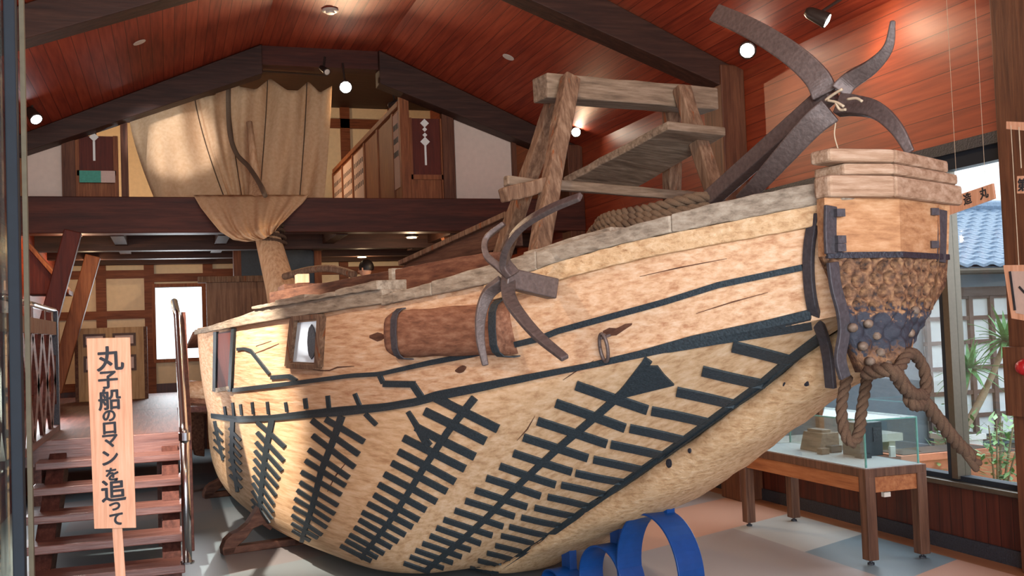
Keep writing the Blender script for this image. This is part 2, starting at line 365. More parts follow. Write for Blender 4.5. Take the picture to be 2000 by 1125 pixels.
def txt(body, name, mat, parent, origin, xdir, ydir, size, depth=0.002, bold=0.0):
    c = bpy.data.curves.new(name, 'FONT'); c.body = body; c.size = size; c.align_x = 'CENTER'; c.align_y = 'CENTER'
    c.extrude = depth; tmp = bpy.data.objects.new(name+'_c', c); COL.objects.link(tmp)
    dg = bpy.context.evaluated_depsgraph_get(); me = bpy.data.meshes.new_from_object(tmp.evaluated_get(dg))
    COL.objects.unlink(tmp); bpy.data.objects.remove(tmp)
    xd = V(xdir).normalized(); yd = V(ydir).normalized(); zd = xd.cross(yd)
    xs = [v.co.x for v in me.vertices]; ys = [v.co.y for v in me.vertices]; mx, my = (min(xs)+max(xs))/2, (min(ys)+max(ys))/2
    mb = MB(); offs = [(0, 0)]+([(bold*cos(a*pi/3), bold*sin(a*pi/3)) for a in range(6)] if bold else [])
    for k, (ox, oy) in enumerate(offs):
        mb.add([V(origin)+xd*(v.co.x-mx+ox)+yd*(v.co.y-my+oy)+zd*(v.co.z+k*.00003) for v in me.vertices], [tuple(p.vertices) for p in me.polygons])
    bpy.data.meshes.remove(me); return mb.build(name, mat, parent)

# ================================================================== THE ROOM
RX, LX, RIDGE, ZR, SL = 5.0, -1.5, 1.76, 5.3, 0.44
XF0, XF1 = 1.06, 2.46; ZF = ZR-SL*.70               # flat strip along the ridge
def zc(x): return min(ZF, ZR-SL*abs(x-RIDGE))
m = MB(); m.span((LX-.12, -4, -.12), (RX+.12, 20, 0)); struct('floor', m, 'floor')
for nm, x0, x1 in (('ceiling_left', LX-.2, XF0), ('ceiling_right', XF1, RX+.2), ('ceiling_flat', XF0, XF1)):
    m = MB(); m.prism([(x0, -4, zc(x0)), (x1, -4, zc(x1)), (x1, -4, zc(x1)+.09), (x0, -4, zc(x0)+.09)], (0, 16.18, 0)); struct('ceiling', m, 'ceiling')
m = MB(); m.span((LX-.12, 12.18, 6.0), (RX+.12, 20, 6.08)); struct('ceiling', m, 'beam')
m = MB(); m.span((LX, 12.2, ZF), (RX, 12.26, 6.0)); struct('wall_gable', m, 'loftbeam')
# right wall: wainscot, boarded upper wall, window between the posts
m = MB(); m.span((RX, -4, 0), (RX+.12, 16, .46)); struct('wall_right', m, 'wainscot')
m = MB(); m.span((RX, -4, 2.66), (RX+.12, 12.2, 3.96)); m.span((RX, 12.2, 2.66), (RX+.12, 20, 6.0)); m.span((RX, 8.0, .46), (RX+.12, 20, 2.66)); m.span((RX, -4, .46), (RX+.12, 4.8, 2.66)); struct('wall_right.001', m, 'wallboard')
m = MB(); m.span((RX-.02, -4, 0), (RX, 16, .10)); struct('baseboard_right', m, 'tar')
m = MB(); m.span((RX-.06, 4.9, .44), (RX+.13, 8.0, .475)); struct('trim_1', m, 'alu', bevel=.006)
wf = MB()
for a, b in (((RX-.01, 5.03, .475), (RX+.08, 8.0, .51)), ((RX-.01, 5.03, 2.56), (RX+.08, 8.0, 2.66)), ((RX-.01, 7.93, .5), (RX+.08, 8.0, 2.6))): wf.span(a, b)
win = tag(wf.build('window_1', 'mullion'), kind='structure')
m = MB(); m.span((RX-.03, 5.60, .49), (RX+.08, 5.655, 2.6)); m.build('window_mullion', 'alu', win)
m = MB(); m.span((RX-.02, 5.655, .49), (RX+.08, 5.70, 2.6)); m.build('window_mullion', 'mullion', win)
for y0, y1 in ((5.03, 5.60), (5.70, 7.93)):
    m = MB(); m.span((RX+.03, y0, .5), (RX+.036, y1, 2.57)); m.build('window_pane', 'glass', win)
m = MB(); m.span((RX-.05, 5.03, 2.66), (RX, 8.0, 2.735)); struct('trim_2', m, 'tar')
# left wall, back wall
m = MB(); m.span((LX-.12, 2.0, 0), (LX, 12.2, 3.9)); m.span((LX-.12, 12.2, 0), (LX, 20, 6.0)); struct('wall_left', m, 'wallboard')
zb = 16.0
wx0, wx1, wz0, wz1 = -0.19, 0.47, 1.36, 2.42
m = MB(); m.span((LX, zb, 1.0), (wx0, zb+.12, 3.0)); m.span((wx1, zb, 1.0), (RX, zb+.12, 3.0)); m.span((wx0, zb, wz1), (wx1, zb+.12, 3.0)); m.span((wx0, zb, 1.0), (wx1, zb+.12, wz0)); struct('wall_back', m, 'cream')
m = MB(); m.span((LX, zb-.02, 0), (RX, zb+.12, 1.0)); struct('wall_back.001', m, 'wainscot')
tb = MB()
for x in (-.93, -.27, .56, 1.5, 2.6, 3.7, 4.8): tb.span((x-.07, zb-.05, .0), (x+.07, zb, 3.0))
for z in (1.0, 2.03, 2.62): tb.span((LX, zb-.045, z-.06), (-.3, zb, z+.06)); tb.span((.5, zb-.045, z-.06), (RX, zb, z+.06))
tb.span((-.3, zb-.045, 2.50), (.6, zb, 2.62)); struct('trim_3', tb, 'trimx')
wf = MB()
for a, b in (((wx0-.04, zb-.06, wz0-.05), (wx1+.04, zb+.1, wz0)), ((wx0-.04, zb-.06, wz1), (wx1+.04, zb+.1, wz1+.05)), ((wx0-.05, zb-.06, wz0), (wx0, zb+.1, wz1)), ((wx1, zb-.06, wz0), (wx1+.05, zb+.1, wz1))): wf.span(a, b)
win2 = tag(wf.build('window_2', 'trim'), kind='structure')
m = MB(); m.span((wx0, zb+.04, wz0), (wx1, zb+.05, wz1)); m.build('window_pane', 'glass', win2)
# rafters and posts
def rafter(y, th, xe, xr, d0, d1, nm):
    top = lambda x: zc(x)-.005
    m = MB(); m.prism([(xe, y-th/2, top(xe)), (xr, y-th/2, top(xr)), (xr+(-.05 if xr < RIDGE else .05)*0, y-th/2, top(xr)-d1), (xe, y-th/2, top(xe)-d0)], (0, th, 0)); struct(nm, m, 'beam', bevel=.008)
rafter(8.2, .26, LX, 1.08, .22, .40, 'rafter'); rafter(8.2, .26, RX, 2.44, .22, .40, 'rafter')
rafter(12.05, .26, LX, 1.08, .20, .34, 'rafter'); rafter(12.05, .26, RX, 2.44, .22, .40, 'rafter')
rafter(3.4, .26, LX, 1.08, .22, .40, 'rafter'); rafter(3.4, .26, RX, 2.44, .22, .40, 'rafter')
for y, z0 in ((12.0, 4.77), (8.1, 4.6), (3.3, 4.6)):
    m = MB(); m.span((1.0, y, z0), (2.55, y+.2, ZF)); struct('collar_tie', m, 'loftbeam')
for y0, y1, x0 in ((8.05, 8.38, 4.76), (11.9, 12.2, 4.8), (4.75, 5.03, 4.90)):
    m = MB(); m.span((x0, y0, 0), (RX, y1, zc(x0)-.06)); struct('pillar', m, 'post', bevel=.01)
# loft
m = MB(); m.span((LX, 11.88, 2.81), (RX, 12.14, 3.21)); struct('loft_beam', m, 'loftbeam', bevel=.01)
m = MB(); m.span((LX, 12.14, 3.0), (-.45, 20, 3.14)); m.span((2.75, 12.14, 3.0), (RX, 20, 3.14)); m.span((-.45, 16.0, 3.0), (2.75, 20, 3.14)); struct('floor.001', m, 'trimx')
for y in (13.3, 14.6, 15.6):
    m = MB(); m.span((LX, y, 2.74), (RX, y+.18, 3.0)); struct('joist', m, 'beam')
for x in (-.6, .55, 1.9, 3.3):
    m = MB(); m.span((x, 12.14, 2.80), (x+.14, 16, 2.98)); struct('joist', m, 'beamy')
yl = 19.6
m = MB(); m.span((LX, yl, 3.1), (RX, yl+.1, 6.0)); struct('wall_back.002', m, 'cream')
tb = MB(); zq = PY(700, 243, yl).z; tb.span((LX, yl-.06, zq-.09), (RX, yl, zq+.09))
for px in (672, 765, 560, 860): x = PY(px, 210, yl).x; tb.span((x-.09, yl-.06, 3.1), (x+.09, yl, 6.0))
struct('trim_4', tb, 'trimx')
# gable infill at the loft front
yg = 12.2
def gz(x): return zc(x)-.20
def infill(px0, px1, nm):
    a = PY(px0, 330, yg).x; b = PY(px1, 330, yg).x
    m = MB(); m.prism([(a, yg, 3.2), (b, yg, 3.2), (b, yg, gz(b)), (a, yg, gz(a))], (0, .03, 0)); struct(nm, m, 'plaster')
infill(890, 1004, 'wall_gable_right'); infill(48, 121, 'wall_gable_left')
for px0, px1 in ((868, 890), (1004, 1012), (120, 146), (236, 250)):
    a = PY(px0, 330, 12.1).x; b = PY(px1, 330, 12.1).x
    m = MB(); m.prism([(a, 12.14, 3.2), (b, 12.14, 3.2), (b, 12.14, gz(b)-.03), (a, 12.14, gz(a)-.03)], (0, .1, 0)); struct('trim_5', m, 'post')

# loft balustrade running back along the stairwell, hung with paper notices
yb0 = 12.3; bxp = 2.76
zt = PX(775, 207, bxp).z
bal = thing('balustrade', 'timber loft balustrade hung with paper notices beside the opening', 'balustrade', (bxp, yb0, 3.14))
y1b = 17.6
m = MB(); m.span((bxp-.04, yb0, zt-.05), (bxp+.06, y1b, zt+.02)); m.build('handrail', 'trim', bal, bevel=.006)
m = MB(); m.span((bxp, yb0, 3.14), (bxp+.03, y1b, zt-.05)); m.build('board', 'trim', bal)
for k in range(6):
    y = yb0+.45+k*1.0
    m = MB(); m.span((bxp-.02, y-.04, 3.14), (bxp+.04, y+.04, zt-.02)); m.build('post', 'trim', bal)
for k in range(5):
    y = yb0+.1+k*1.0+(.4 if k else 0); yy = y+(.30 if k == 0 else .84)
    if k == 1: continue
    pn = MB(); pn.span((bxp-.012, y, 3.42), (bxp-.004, yy, zt-.09)); pn = pn.build('paper_notice', 'paper', bal)
    nrow = 4 if k == 0 else 6
    for i in range(nrow):
        for j in range(3):
            yc = y+(i+.7)*(yy-y)/(nrow+.4); z = zt-.26-j*.17
            mk = MB(); mk.span((bxp-.016, yc-.022, z-.035), (bxp-.011, yc+.022, z+.035)); mk.build('written_character', 'ink', pn)
a = PY(782, 300, 12.2).x; b = PY(800, 300, 12.2).x
m = MB(); m.span((a, 12.16, 3.2), (b, 12.26, zc(a)-.36)); struct('trim_6', m, 'trim', bevel=.005)
# red board with paper diamonds, and its twin on the left
def red_board(px0, px1, ztop, label, dpx, small, lower):
    p0 = PY(px0, 300, 12.2).x; p1 = PY(px1, 300, 12.2).x
    t = thing('hanging_board', label, 'board', ((p0+p1)/2, 12.2, 3.21))
    m = MB(); m.span((p0, 12.2, 3.21), (p1, 12.22, 3.5)); m.build('lower_panel', 'trim', t)
    m = MB(); m.span((p0, 12.2, 3.53), (p1, 12.22, ztop)); bd = m.build('board', 'redpanel', t)
    m = MB(); m.span((p0, 12.17, 3.48), (p1, 12.23, 3.54)); m.build('rail', 'trim', t)
    for x in (p0, p1):
        m = MB(); m.span((x-.025, 12.17, 3.21), (x+.025, 12.23, ztop)); m.build('stile', 'trim', t)
    xc = PY(dpx, 250, 12.2).x
    d = MB()
    for y, hw in small:
        z = PY(dpx, y, 12.2).z
        d.prism([(xc-hw, 12.195, z), (xc, 12.195, z-hw), (xc+hw, 12.195, z), (xc, 12.195, z+hw)], (0, -.008, 0))
    z0 = PY(dpx, small[-1][0]+8, 12.2).z; d.span((xc-.012, 12.185, z0-lower), (xc+.012, 12.192, z0)); d.build('paper_diamonds', 'white', t)
    return t
red_board(801, 864, 4.24, 'dark red board with a column of white paper diamonds on the right of the loft', 829, [(241, .055), (253, .03), (264, .03), (277, .06)], .24)
lb = red_board(150, 226, 3.93, 'dark red board with one pale diamond on the left of the loft', 183, [(268, .05)], .22)
x0, x1 = PY(155, 345, 12.1).x, PY(225, 345, 12.1).x; z0, z1 = PY(155, 356, 12.1).z, PY(155, 333, 12.1).z; xm = lerp(x0, x1, .6)
t = thing('card_plate', 'teal and white plate fixed below the board with one diamond', 'sign', ((x0+x1)/2, 12.1, z0))
m = MB(); m.span((x0, 12.1, z0), (xm, 12.12, z1)); m.build('teal_half', 'teal', t)
m = MB(); m.span((xm, 12.1, z0), (x1, 12.12, z1)); m.build('white_half', 'paper', t)

# braces under the loft
for (xa, ya), (xb, yb), Y, wd, lab in (((143, 452), (92, 640), 11.6, .17, 'red-brown slanting brace under the loft beam, nearer of two'), ((182, 500), (125, 700), 13.2, .17, 'orange-brown slanting brace under the loft, farther of two')):
    a, b = PY(xa, ya, Y), PY(xb, yb, Y); d = (b-a).normalized(); b = a+d*(a.z/abs(d.z))*.6
    b = V((b.x, b.y, b.z)); m = MB(); m.bar(a, b, wd, .14, up=(0, 1, 0)); tag(m.build('brace', 'trim' if Y > 12 else 'redpanel', bevel=.01), kind='structure')
a, b = PY(872, 455, 12.6), PY(893, 505, 12.6); m = MB(); m.bar(a, a+(b-a)*4, .16, .14, up=(0, 1, 0)); tag(m.build('brace', 'trim', bevel=.01), kind='structure')

# downlights in the loft soffit
for px, py, dz, lab in ((145, 462, 2.805, 'small round downlight beside the nearer slanting brace'), (176, 507, 2.735, 'small round downlight beside the farther slanting brace'), (804, 463, 2.805, 'round downlight glowing under the loft beam on the right'), (707, 506, 2.735, 'round downlight above the dark-haired head behind the boat')):
    p = PZ(px, py, dz) if px != 707 else PY(px, py, 14.69)
    p.z = dz; t = thing('downlight', lab, 'downlight', p, 'downlights under the loft')
    m = MB(); m.lathe(p, [(.085, .03), (.085, 0), (.065, 0)], 16); m.build('rim', 'lampbody', t)
    m = MB(); m.lathe(p, [(.062, -.004), (.062, -.012)], 16); m.build('diffuser', 'down', t)
    lamp('downlight_glow', 'POINT', p-V((0, 0, .12)), p-V((0, 0, 1)), 9, WARM, .06)

# discs on the ceiling
def onceil(px, py):
    k = ray(px, py); s = 1 if px > 600 else -1
    if s > 0: n = V((SL, 0, 1)); d = ZR+SL*RIDGE
    else: n = V((-SL, 0, 1)); d = ZR-SL*RIDGE
    return EYE+k*((d-n.dot(EYE))/n.dot(k)), n.normalized()
for px, py, r_, lab in ((645, 19, .085, 'round white smoke detector near the ridge of the ceiling'), (272, 82, .06, 'small white disc on the left slope of the ceiling'), (993, 111, .065, 'small white disc on the right slope of the ceiling')):
    p, n = onceil(px, py)
    if px == 645: p, n = PZ(px, py, ZF), V((0, 0, 1))
    t = thing('smoke_detector', lab, 'smoke detector', p, 'white discs on the ceiling')
    m = MB(); m.lathe(p, [(r_, 0), (r_, -.018), (r_*.8, -.026)] if r_ > .08 else [(r_*.7, 0), (r_, -.002), (r_, -.008), (r_*.8, -.010)], 20, n); m.build('base', 'slot', t)
    if r_ > .08: m = MB(); m.lathe(p, [(r_*.55, -.026), (r_*.5, -.042), (r_*.2, -.046)], 16, n); m.build('sensor', 'slot', t)

# spotlights
def spotlight(p, target, lab, power, ang=70, r_=.055, col=WARM, lens='lens', stemto=None, glow=True):
    p = V(p); d = (V(target)-p).normalized(); t = thing('spotlight', lab, 'spotlight', p, 'spotlights on the roof timbers')
    m = MB(); m.lathe(p, [(r_*.5, -.16), (r_*.8, -.13), (r_, -.02), (r_*1.08, .0), (r_*1.08, .012), (r_*.9, .012)], 18, d); m.build('lamp_head', 'lampbody', t, smooth=True)
    m = MB(); m.lathe(p, [(r_*.86, .004), (r_*.86, .014), (r_*.5, .02)], 18, d); m.build('lens', lens, t)
    if stemto is not None:
        m = MB(); m.tube([p-d*.08, V(stemto)], .012, 8); m.build('stem', 'lampbody', t)
    if power:
        l = lamp('spot_beam', 'SPOT', p+d*.05, target, power, col, .05, ang, .7)
    return t
HT = W(5, 1.0, 1.0)
p = PY(675, 170, 11.8); spotlight(p, W(3.5, .6, 1.9), 'bright spotlight under the collar tie above the right edge of the sail', 220, 110, stemto=p+V((0, .15, .32)), r_=.075)
p = PX(1460, 98, 4.72); spotlight(p, W(1.2, .8, 1.6), 'square bright spotlight at the head of the near right pillar', 160, 85, stemto=p+V((.15, .1, .2)), r_=.07)
p = PX(1125, 258, 4.7); spotlight(p, W(1.5, .5, 2.0), 'bright spotlight seen between the legs of the gallows frame', 60, 70, stemto=p+V((.2, .1, .2)), r_=.06)
p = PY(765, 207, 12.9); spotlight(p, (1.0, 17, 3.6), 'spotlight on the corner post of the loft balustrade', 90, 150, stemto=p+V((.02, .1, .3)), r_=.05)
spotlight((-1.36, 8.6, 3.5), PY(362, 285, 12.9), 'spotlight on the left wall plate aimed at the left half of the sail', 520, 13, col=(.95, .95, 1.0), stemto=(-1.45, 8.6, 3.7))
p = PY(70, 232, 10.9); spotlight(p, W(5.5, .9, .8), 'cool white spotlight hanging at the left end of the far rafter', 90, 60, col=(1, .93, .88), lens='lensc', stemto=p+V((-.05, .1, .3)), r_=.06)
p = PY(638, 140, 11.9); spotlight(p, (3.5, 8.0, 2.0), 'unlit tubular spotlight clipped under the collar tie', 0, stemto=p+V((0, .1, .2)), lens='slot', r_=.04)
# unseen lamps of the same kind, some added to brighten loft and roof
spotlight((-1.15, 6.6, 3.7), W(5.2, 1.0, 1.1), 'spotlight on the left wall plate aimed at the middle of the hull', 1050, 52, col=(1, .88, .74), stemto=(-1.3, 6.6, 3.95))
spotlight((-1.15, 4.4, 3.7), W(2.5, .7, .9), 'spotlight on the left wall plate aimed at the bow planking', 95, 70, col=(1, .80, .60), stemto=(-1.3, 4.4, 3.95))
for q, tg, pw in (((-.9, 15.5, 4.0), (1.5, 19.5, 4.6), 200), ((.6, 16.5, 5.2), (2.7, 14.5, 3.9), 60), ((1.2, 2.6, 4.4), (1.8, 9, 3.6), 70)):  # no such fittings in view; added to light the loft and the roof boards
    spotlight(q, tg, {200: 'unseen spotlight added in the loft behind the sail to light the back wall', 60: 'unseen spotlight added high in the loft behind the sail to light the balustrade'}.get(pw, '') if q[1] > 10 else 'unseen spotlight added near the ridge over the entrance to light the roof boards', pw, 140, stemto=V((q[0], q[1], 6.0 if q[1] > 12.2 else zc(q[0]))))
p = V((4.55, 6.2, 3.75)); spotlight(p, PX(1840, 120, 5.0)+V((0, .3, .1)), 'spotlight above the side window washing the boarded wall', 7, 130, stemto=p+V((.2, 0, .2)))

# ================================================================== THE BOAT
VC = -0.09                                           # centre line
def vc(s): return lerp(.02, VC, min(1, max(0, s)/1.3))
WS = [-.05, .3, .7, 1.2, 2, 3, 4, 5, 6, 7, 8, 8.8, 9.4]
def smooth_itp(xs, ys):
    n = len(xs); d = [0]*n
    for i in range(1, n-1): d[i] = (ys[i+1]-ys[i-1])/(xs[i+1]-xs[i-1])
    d[0] = (ys[1]-ys[0])/(xs[1]-xs[0]); d[-1] = (ys[-1]-ys[-2])/(xs[-1]-xs[-2])
    def f(x):
        if x <= xs[0]: return ys[0]+d[0]*(x-xs[0])
        for i in range(1, n):
            if x <= xs[i] or i == n-1:
                h = xs[i]-xs[i-1]; t = min(1, (x-xs[i-1])/h)
                return (2*t**3-3*t*t+1)*ys[i-1]+(t**3-2*t*t+t)*h*d[i-1]+(-2*t**3+3*t*t)*ys[i]+(t**3-t*t)*h*d[i]
    return f
wv = smooth_itp(WS, [.21, .35, .52, .68, .88, 1.02, 1.07, 1.06, 1.0, .9, .74, .56, .34])
wz = smooth_itp([-.05, .33, .75, 1.29, 1.69, 2.21, 3.03, 4.4, 6.16, 8, 9.4], [1.625, 1.56, 1.48, 1.38, 1.33, 1.25, 1.17, 1.05, .95, .86, .84])
gv = lambda s: wv(s)*1.04+.06
tz = smooth_itp([-.05, .34, .73, 1.16, 1.48, 2.47, 3.2, 4.37, 7.26, 9.4], [2.03, 1.99, 1.95, 1.89, 1.84, 1.78, 1.76, 1.74, 1.73, 1.75])
kz = smooth_itp([-.05, .19, .76, 1.31, 2.0, 2.6, 3.1, 4, 6, 8, 9.4], [1.615, 1.555, 1.26, .98, .65, .34, .13, .08, .07, .14, .34])
pe = smooth_itp([0, 1, 2, 3, 4, 6, 8, 9.4], [1.9, 1.6, 1.05, .5, .38, .36, .45, .7])
KV = .21                                             # keel seam, measured from the centre line
def sec(s, t):
    a = t*pi/2; p = pe(s); w_ = wv(s)-VC; k = min(KV, w_*.9)
    return VC+k+(w_-k)*max(0, cos(a))**p, wz(s)-(wz(s)-kz(s))*max(0, sin(a))**p
def side(s, t):                                      # t: 0 wale .. 1 rail
    bulge = .02*sin(t*pi)
    return lerp(wv(s), gv(s), t)+bulge, lerp(wz(s), tz(s), t)
S_ = [.05*i for i in range(24)]+[1.2+.15*i for i in range(1, 55)]
S_ = [s for s in S_ if s < 9.4]+[9.4]
NTT = 26
boat = thing('wooden_boat', 'large old wooden lake boat with copper-patched plank hull resting on cradles', 'boat', W(4.5, VC, 0))
def jig(p, a, f=9.0):
    return a*(sin(p.x*f+1.3*p.y*f)+sin(p.z*f*1.7+p.y*f*.8)+.6*sin(p.y*f*2.3-p.x*f*3.1))/2.6
lowG = [[W(s, *sec(s, j/NTT)) for j in range(NTT+1)] for s in S_]
upG = [[W(s, *side(s, j/8)) for j in range(9)] for s in S_]
def mir(G): return [[W(s, 2*vc(s)-v, z) for s, v, z in [tob(p) for p in row]] for row in G]
def grid_faces(G):
    m_ = MB(); m_.grid(G); return m_.v, m_.f
bv, bf = grid_faces(lowG); uv_, uf = grid_faces(upG)
KS = [-.03, .19, .5, .91, 1.49, 2.2, 2.75, 3.1, 4, 6, 8, 9.2]
kb = smooth_itp(KS, [1.415, 1.35, 1.21, .992, .698, .42, .20, .05, .02, .02, .06, .2])
skv, skf = grid_faces([[W(s, VC+KV, kz(s)), W(s, VC+KV, kb(s))] for s in S_ if s < 9.2])
allv = []; allf = []
for v_, f_ in ((bv, bf), (uv_, uf), (skv, skf)): allf += [tuple(i+len(allv) for i in f) for f in f_]; allv += v_
HB = BVHTree.FromPolygons([tuple(v) for v in allv], allf)
def hit(px, py):
    k = ray(px, py); loc, nor, i, d = HB.ray_cast(EYE, k)
    if loc is None: return None
    if nor.dot(k) > 0: nor = -nor
    return loc, nor
m = MB(); m.grid(lowG); m.grid(mir(lowG))
st = [W(9.4, *sec(9.4, j/NTT)) for j in range(NTT+1)]; m.add(st+[W(9.4, 2*VC-tob(p)[1], p.z) for p in st[::-1]], [tuple(range(2*NTT+2))])
m.build('hull_planking', 'hull', boat, smooth=True)
m = MB(); m.grid(upG); m.grid(mir(upG))
st = [W(9.4, *side(9.4, j/8)) for j in range(9)]; m.add(st+[W(9.4, 2*VC-tob(p)[1], p.z) for p in st[::-1]], [tuple(range(18))])
m.build('side_strake', 'strake', boat, smooth=True)
m = MB(); m.grid([[W(s, gv(s)-.02, tz(s)-.05), W(s, VC, tz(s)-.02), W(s, 2*vc(s)-gv(s)+.02, tz(s)-.03)] for s in S_]); m.build('deck', 'deckdark', boat)

# --- plates nailed on the planking, laid where they lie on the hull
def resample(P, n):
    P = [V((p[0], p[1], 0)) for p in P]; L = [0]
    for a, b in zip(P, P[1:]): L.append(L[-1]+(b-a).length)
    out = []
    for i in range(n+1):
        d = L[-1]*i/n
        for k in range(1, len(P)):
            if d <= L[k]+1e-9: out.append(P[k-1].lerp(P[k], (d-L[k-1])/max(1e-9, L[k]-L[k-1]))); break
    return out
def plate(mb, A, B, n=6, off=.010, c=2):
    A = resample(A, n); B = resample(B, n); top = []
    for a, b in zip(A, B):
        rt = []
        for j in range(c+1):
            q = a.lerp(b, j/c); rt.append(hit(q.x, q.y))
        top.append(rt if None not in rt else None)
    run = []
    def flush():
        if len(run) < 2: run.clear(); return
        T = [[h[0]+h[1]*off for h in r_] for r_ in run]; D = [[h[0]-h[1]*.012 for h in r_] for r_ in run]; w_ = c+1; k = len(run)
        o = len(mb.v); mb.grid(T); nv = k*w_; mb.v += [x for r_ in D for x in r_]
        ring = [i*w_ for i in range(k)]+[(k-1)*w_+j for j in range(1, c+1)]+[i*w_+c for i in range(k-2, -1, -1)]+[j for j in range(c-1, 0, -1)]
        for i in range(len(ring)):
            a, b = ring[i], ring[(i+1) % len(ring)]; mb.f.append((o+a, o+b, o+nv+b, o+nv+a))
        run.clear()
    for r_ in top:
        if r_ is None: flush(); continue
        if run and max((r_[j][0]-run[-1][j][0]).length for j in range(c+1)) > .7: flush()
        run.append(r_)
    flush()
def band(mb, P, h, n=None, off=.010):                # a strip of half-thickness h (pixels, one value or one per point) about a line
    hs = h if isinstance(h, list) else [h]*len(P); A, B = [], []
    for i, p in enumerate(P):
        a = V((*P[max(i-1, 0)], 0)); b = V((*P[min(i+1, len(P)-1)], 0)); d = (b-a).normalized(); q = V((-d.y, d.x, 0))*hs[i]
        A.append((p[0]+q.x, p[1]+q.y)); B.append((p[0]-q.x, p[1]-q.y))
    L = sum(hypot(P[i+1][0]-P[i][0], P[i+1][1]-P[i][1]) for i in range(len(P)-1))
    plate(mb, A, B, n or max(2, int(L/14)), off)
k5 = lambda P: [(850+.4222*x, 650+.4222*y) for x, y in P]
k4 = lambda P: [(350+.4222*x, 650+.4222*y) for x, y in P]
# wale band
m = MB()
up = k4([(150, 372), (270, 385), (420, 380), (580, 360), (750, 340), (950, 325), (1100, 300)])+[(850, 764), (994, 737), (1146, 709), (1250, 684), (1352, 655), (1499, 624), (1584, 603)]
lo = k4([(152, 395), (270, 415), (420, 408), (580, 395), (750, 385), (950, 362), (1100, 338)])+[(850, 783), (934, 766), (1061, 737), (1171, 715), (1290, 690), (1397, 670), (1517, 651), (1586, 640)]
plate(m, up, lo, 90); m.build('copper_wale_band', 'copper', boat)
m = MB(); band(m, [(455, 762), (582, 747), (688, 733), (743, 730), (840, 708), (925, 692), (1055, 661), (1091, 646), (1300, 589), (1405, 556), (1568, 522)], [4, 4, 4, 4, 5, 5, 6, 6, 6, 6, 6]); m.build('copper_strake_seam', 'copper', boat)
m = MB(); band(m, [(743, 733), (750, 748)], 4); band(m, [(750, 749), (812, 750)], 6); band(m, [(808, 751), (829, 782)], 6); m.build('copper_step_patch', 'copper', boat)
m = MB(); band(m, [(464, 682), (487, 680), (527, 730)], 3); band(m, [(530, 737), (570, 734), (580, 743)], 4); m.build('copper_chevron_patch', 'copper', boat)
m = MB()
for x, y0, y1 in ((340, 320, 376), (410, 318, 376), (286, 330, 380), (250, 322, 385), (212, 340, 380), (585, 302, 350), (690, 290, 350), (495, 320, 365)): m = MB(); band(m, k4([(x, y0), (x+6, y1)]), 2.2 if x < 500 else 3.5, 3); m.build('copper_tick', 'copper', boat)
m = MB(); band(m, k4([(815, 280), (838, 335)]), 3.5, 3); m.build('copper_tick', 'copper', boat)
# planked rows: (crop converter, seam line, half width, dashes as left end, right end, half thickness)
def row(conv, spine, hw, dashes):
    mb = MB()
    if spine: band(mb, conv(spine), hw)
    for a, b, h in dashes:
        d = random.uniform(-3, 3); e = random.uniform(-3, 3)
        band(mb, conv([(a[0]+d, a[1]), ((a[0]+b[0])/2, (a[1]+b[1])/2+random.uniform(-2, 2)), (b[0]+e, b[1]+random.uniform(-2, 2))]), h, 5)
    return mb.build('copper_seam_row', 'copper', boat)
A5 = [((655, 240), (985, 355), 8.5), ((560, 322), (880, 437), 8), ((478, 405), (795, 512), 7.5), ((410, 480), (705, 577), 7), ((362, 553), (630, 640), 6.5), ((297, 613), (560, 700), 6.2), ((240, 668), (490, 750), 6), ((188, 724), (425, 802), 5.6), ((140, 773), (370, 847), 5.3), ((90, 818), (315, 892), 5), ((40, 860), (265, 933), 4.8), ((8, 898), (210, 970), 4.6), ((-25, 935), (165, 1002), 4.4), ((-58, 970), (120, 1033), 4.2), ((-88, 1002), (80, 1060), 4), ((-118, 1032), (40, 1085), 3.8), ((-145, 1062), (5, 1112), 3.6)]
row(k5, [(990, 120), (870, 272), (700, 420), (590, 512), (480, 612), (350, 735), (240, 850), (130, 950), (0, 1060), (-70, 1120)], [8, 7.5, 7, 6.5, 6, 5.5, 5, 4.8, 4.5, 4.2], A5)
mb = MB(); plate(mb, k5([(985, 150), (930, 220), (866, 296)]), k5([(1030, 150), (1060, 190), (1106, 236)]), 8, c=6); mb.build('copper_gusset', 'copper', boat)
K5 = [((1375, 58), (1650, 128), 10), ((1235, 172), (1520, 238), 9), ((1118, 268), (1392, 330), 8.5), ((1003, 357), (1268, 412), 8), ((903, 438), (1150, 492), 7.4), ((815, 512), (1050, 562), 7), ((730, 582), (950, 630), 6.5), ((650, 645), (866, 690), 6), ((585, 700), (786, 745), 5.6), ((520, 755), (710, 800), 5.2), ((460, 805), (640, 845), 5), ((398, 850), (578, 892), 4.7), ((340, 893), (515, 935), 4.5), ((305, 935), (455, 972), 4.2), ((280, 980), (402, 1012), 4), ((240, 1015), (358, 1047), 3.8), ((200, 1050), (315, 1082), 3.6), ((160, 1085), (270, 1112), 3.4)]
row(k5, [(1800, 8), (1640, 125), (1510, 235), (1380, 330), (1255, 420), (1040, 575), (860, 702), (700, 818), (510, 955), (400, 1025), (270, 1112)], [10, 9, 8.5, 8, 7.5, 7, 6.5, 6, 5.5, 5, 4.5], K5)
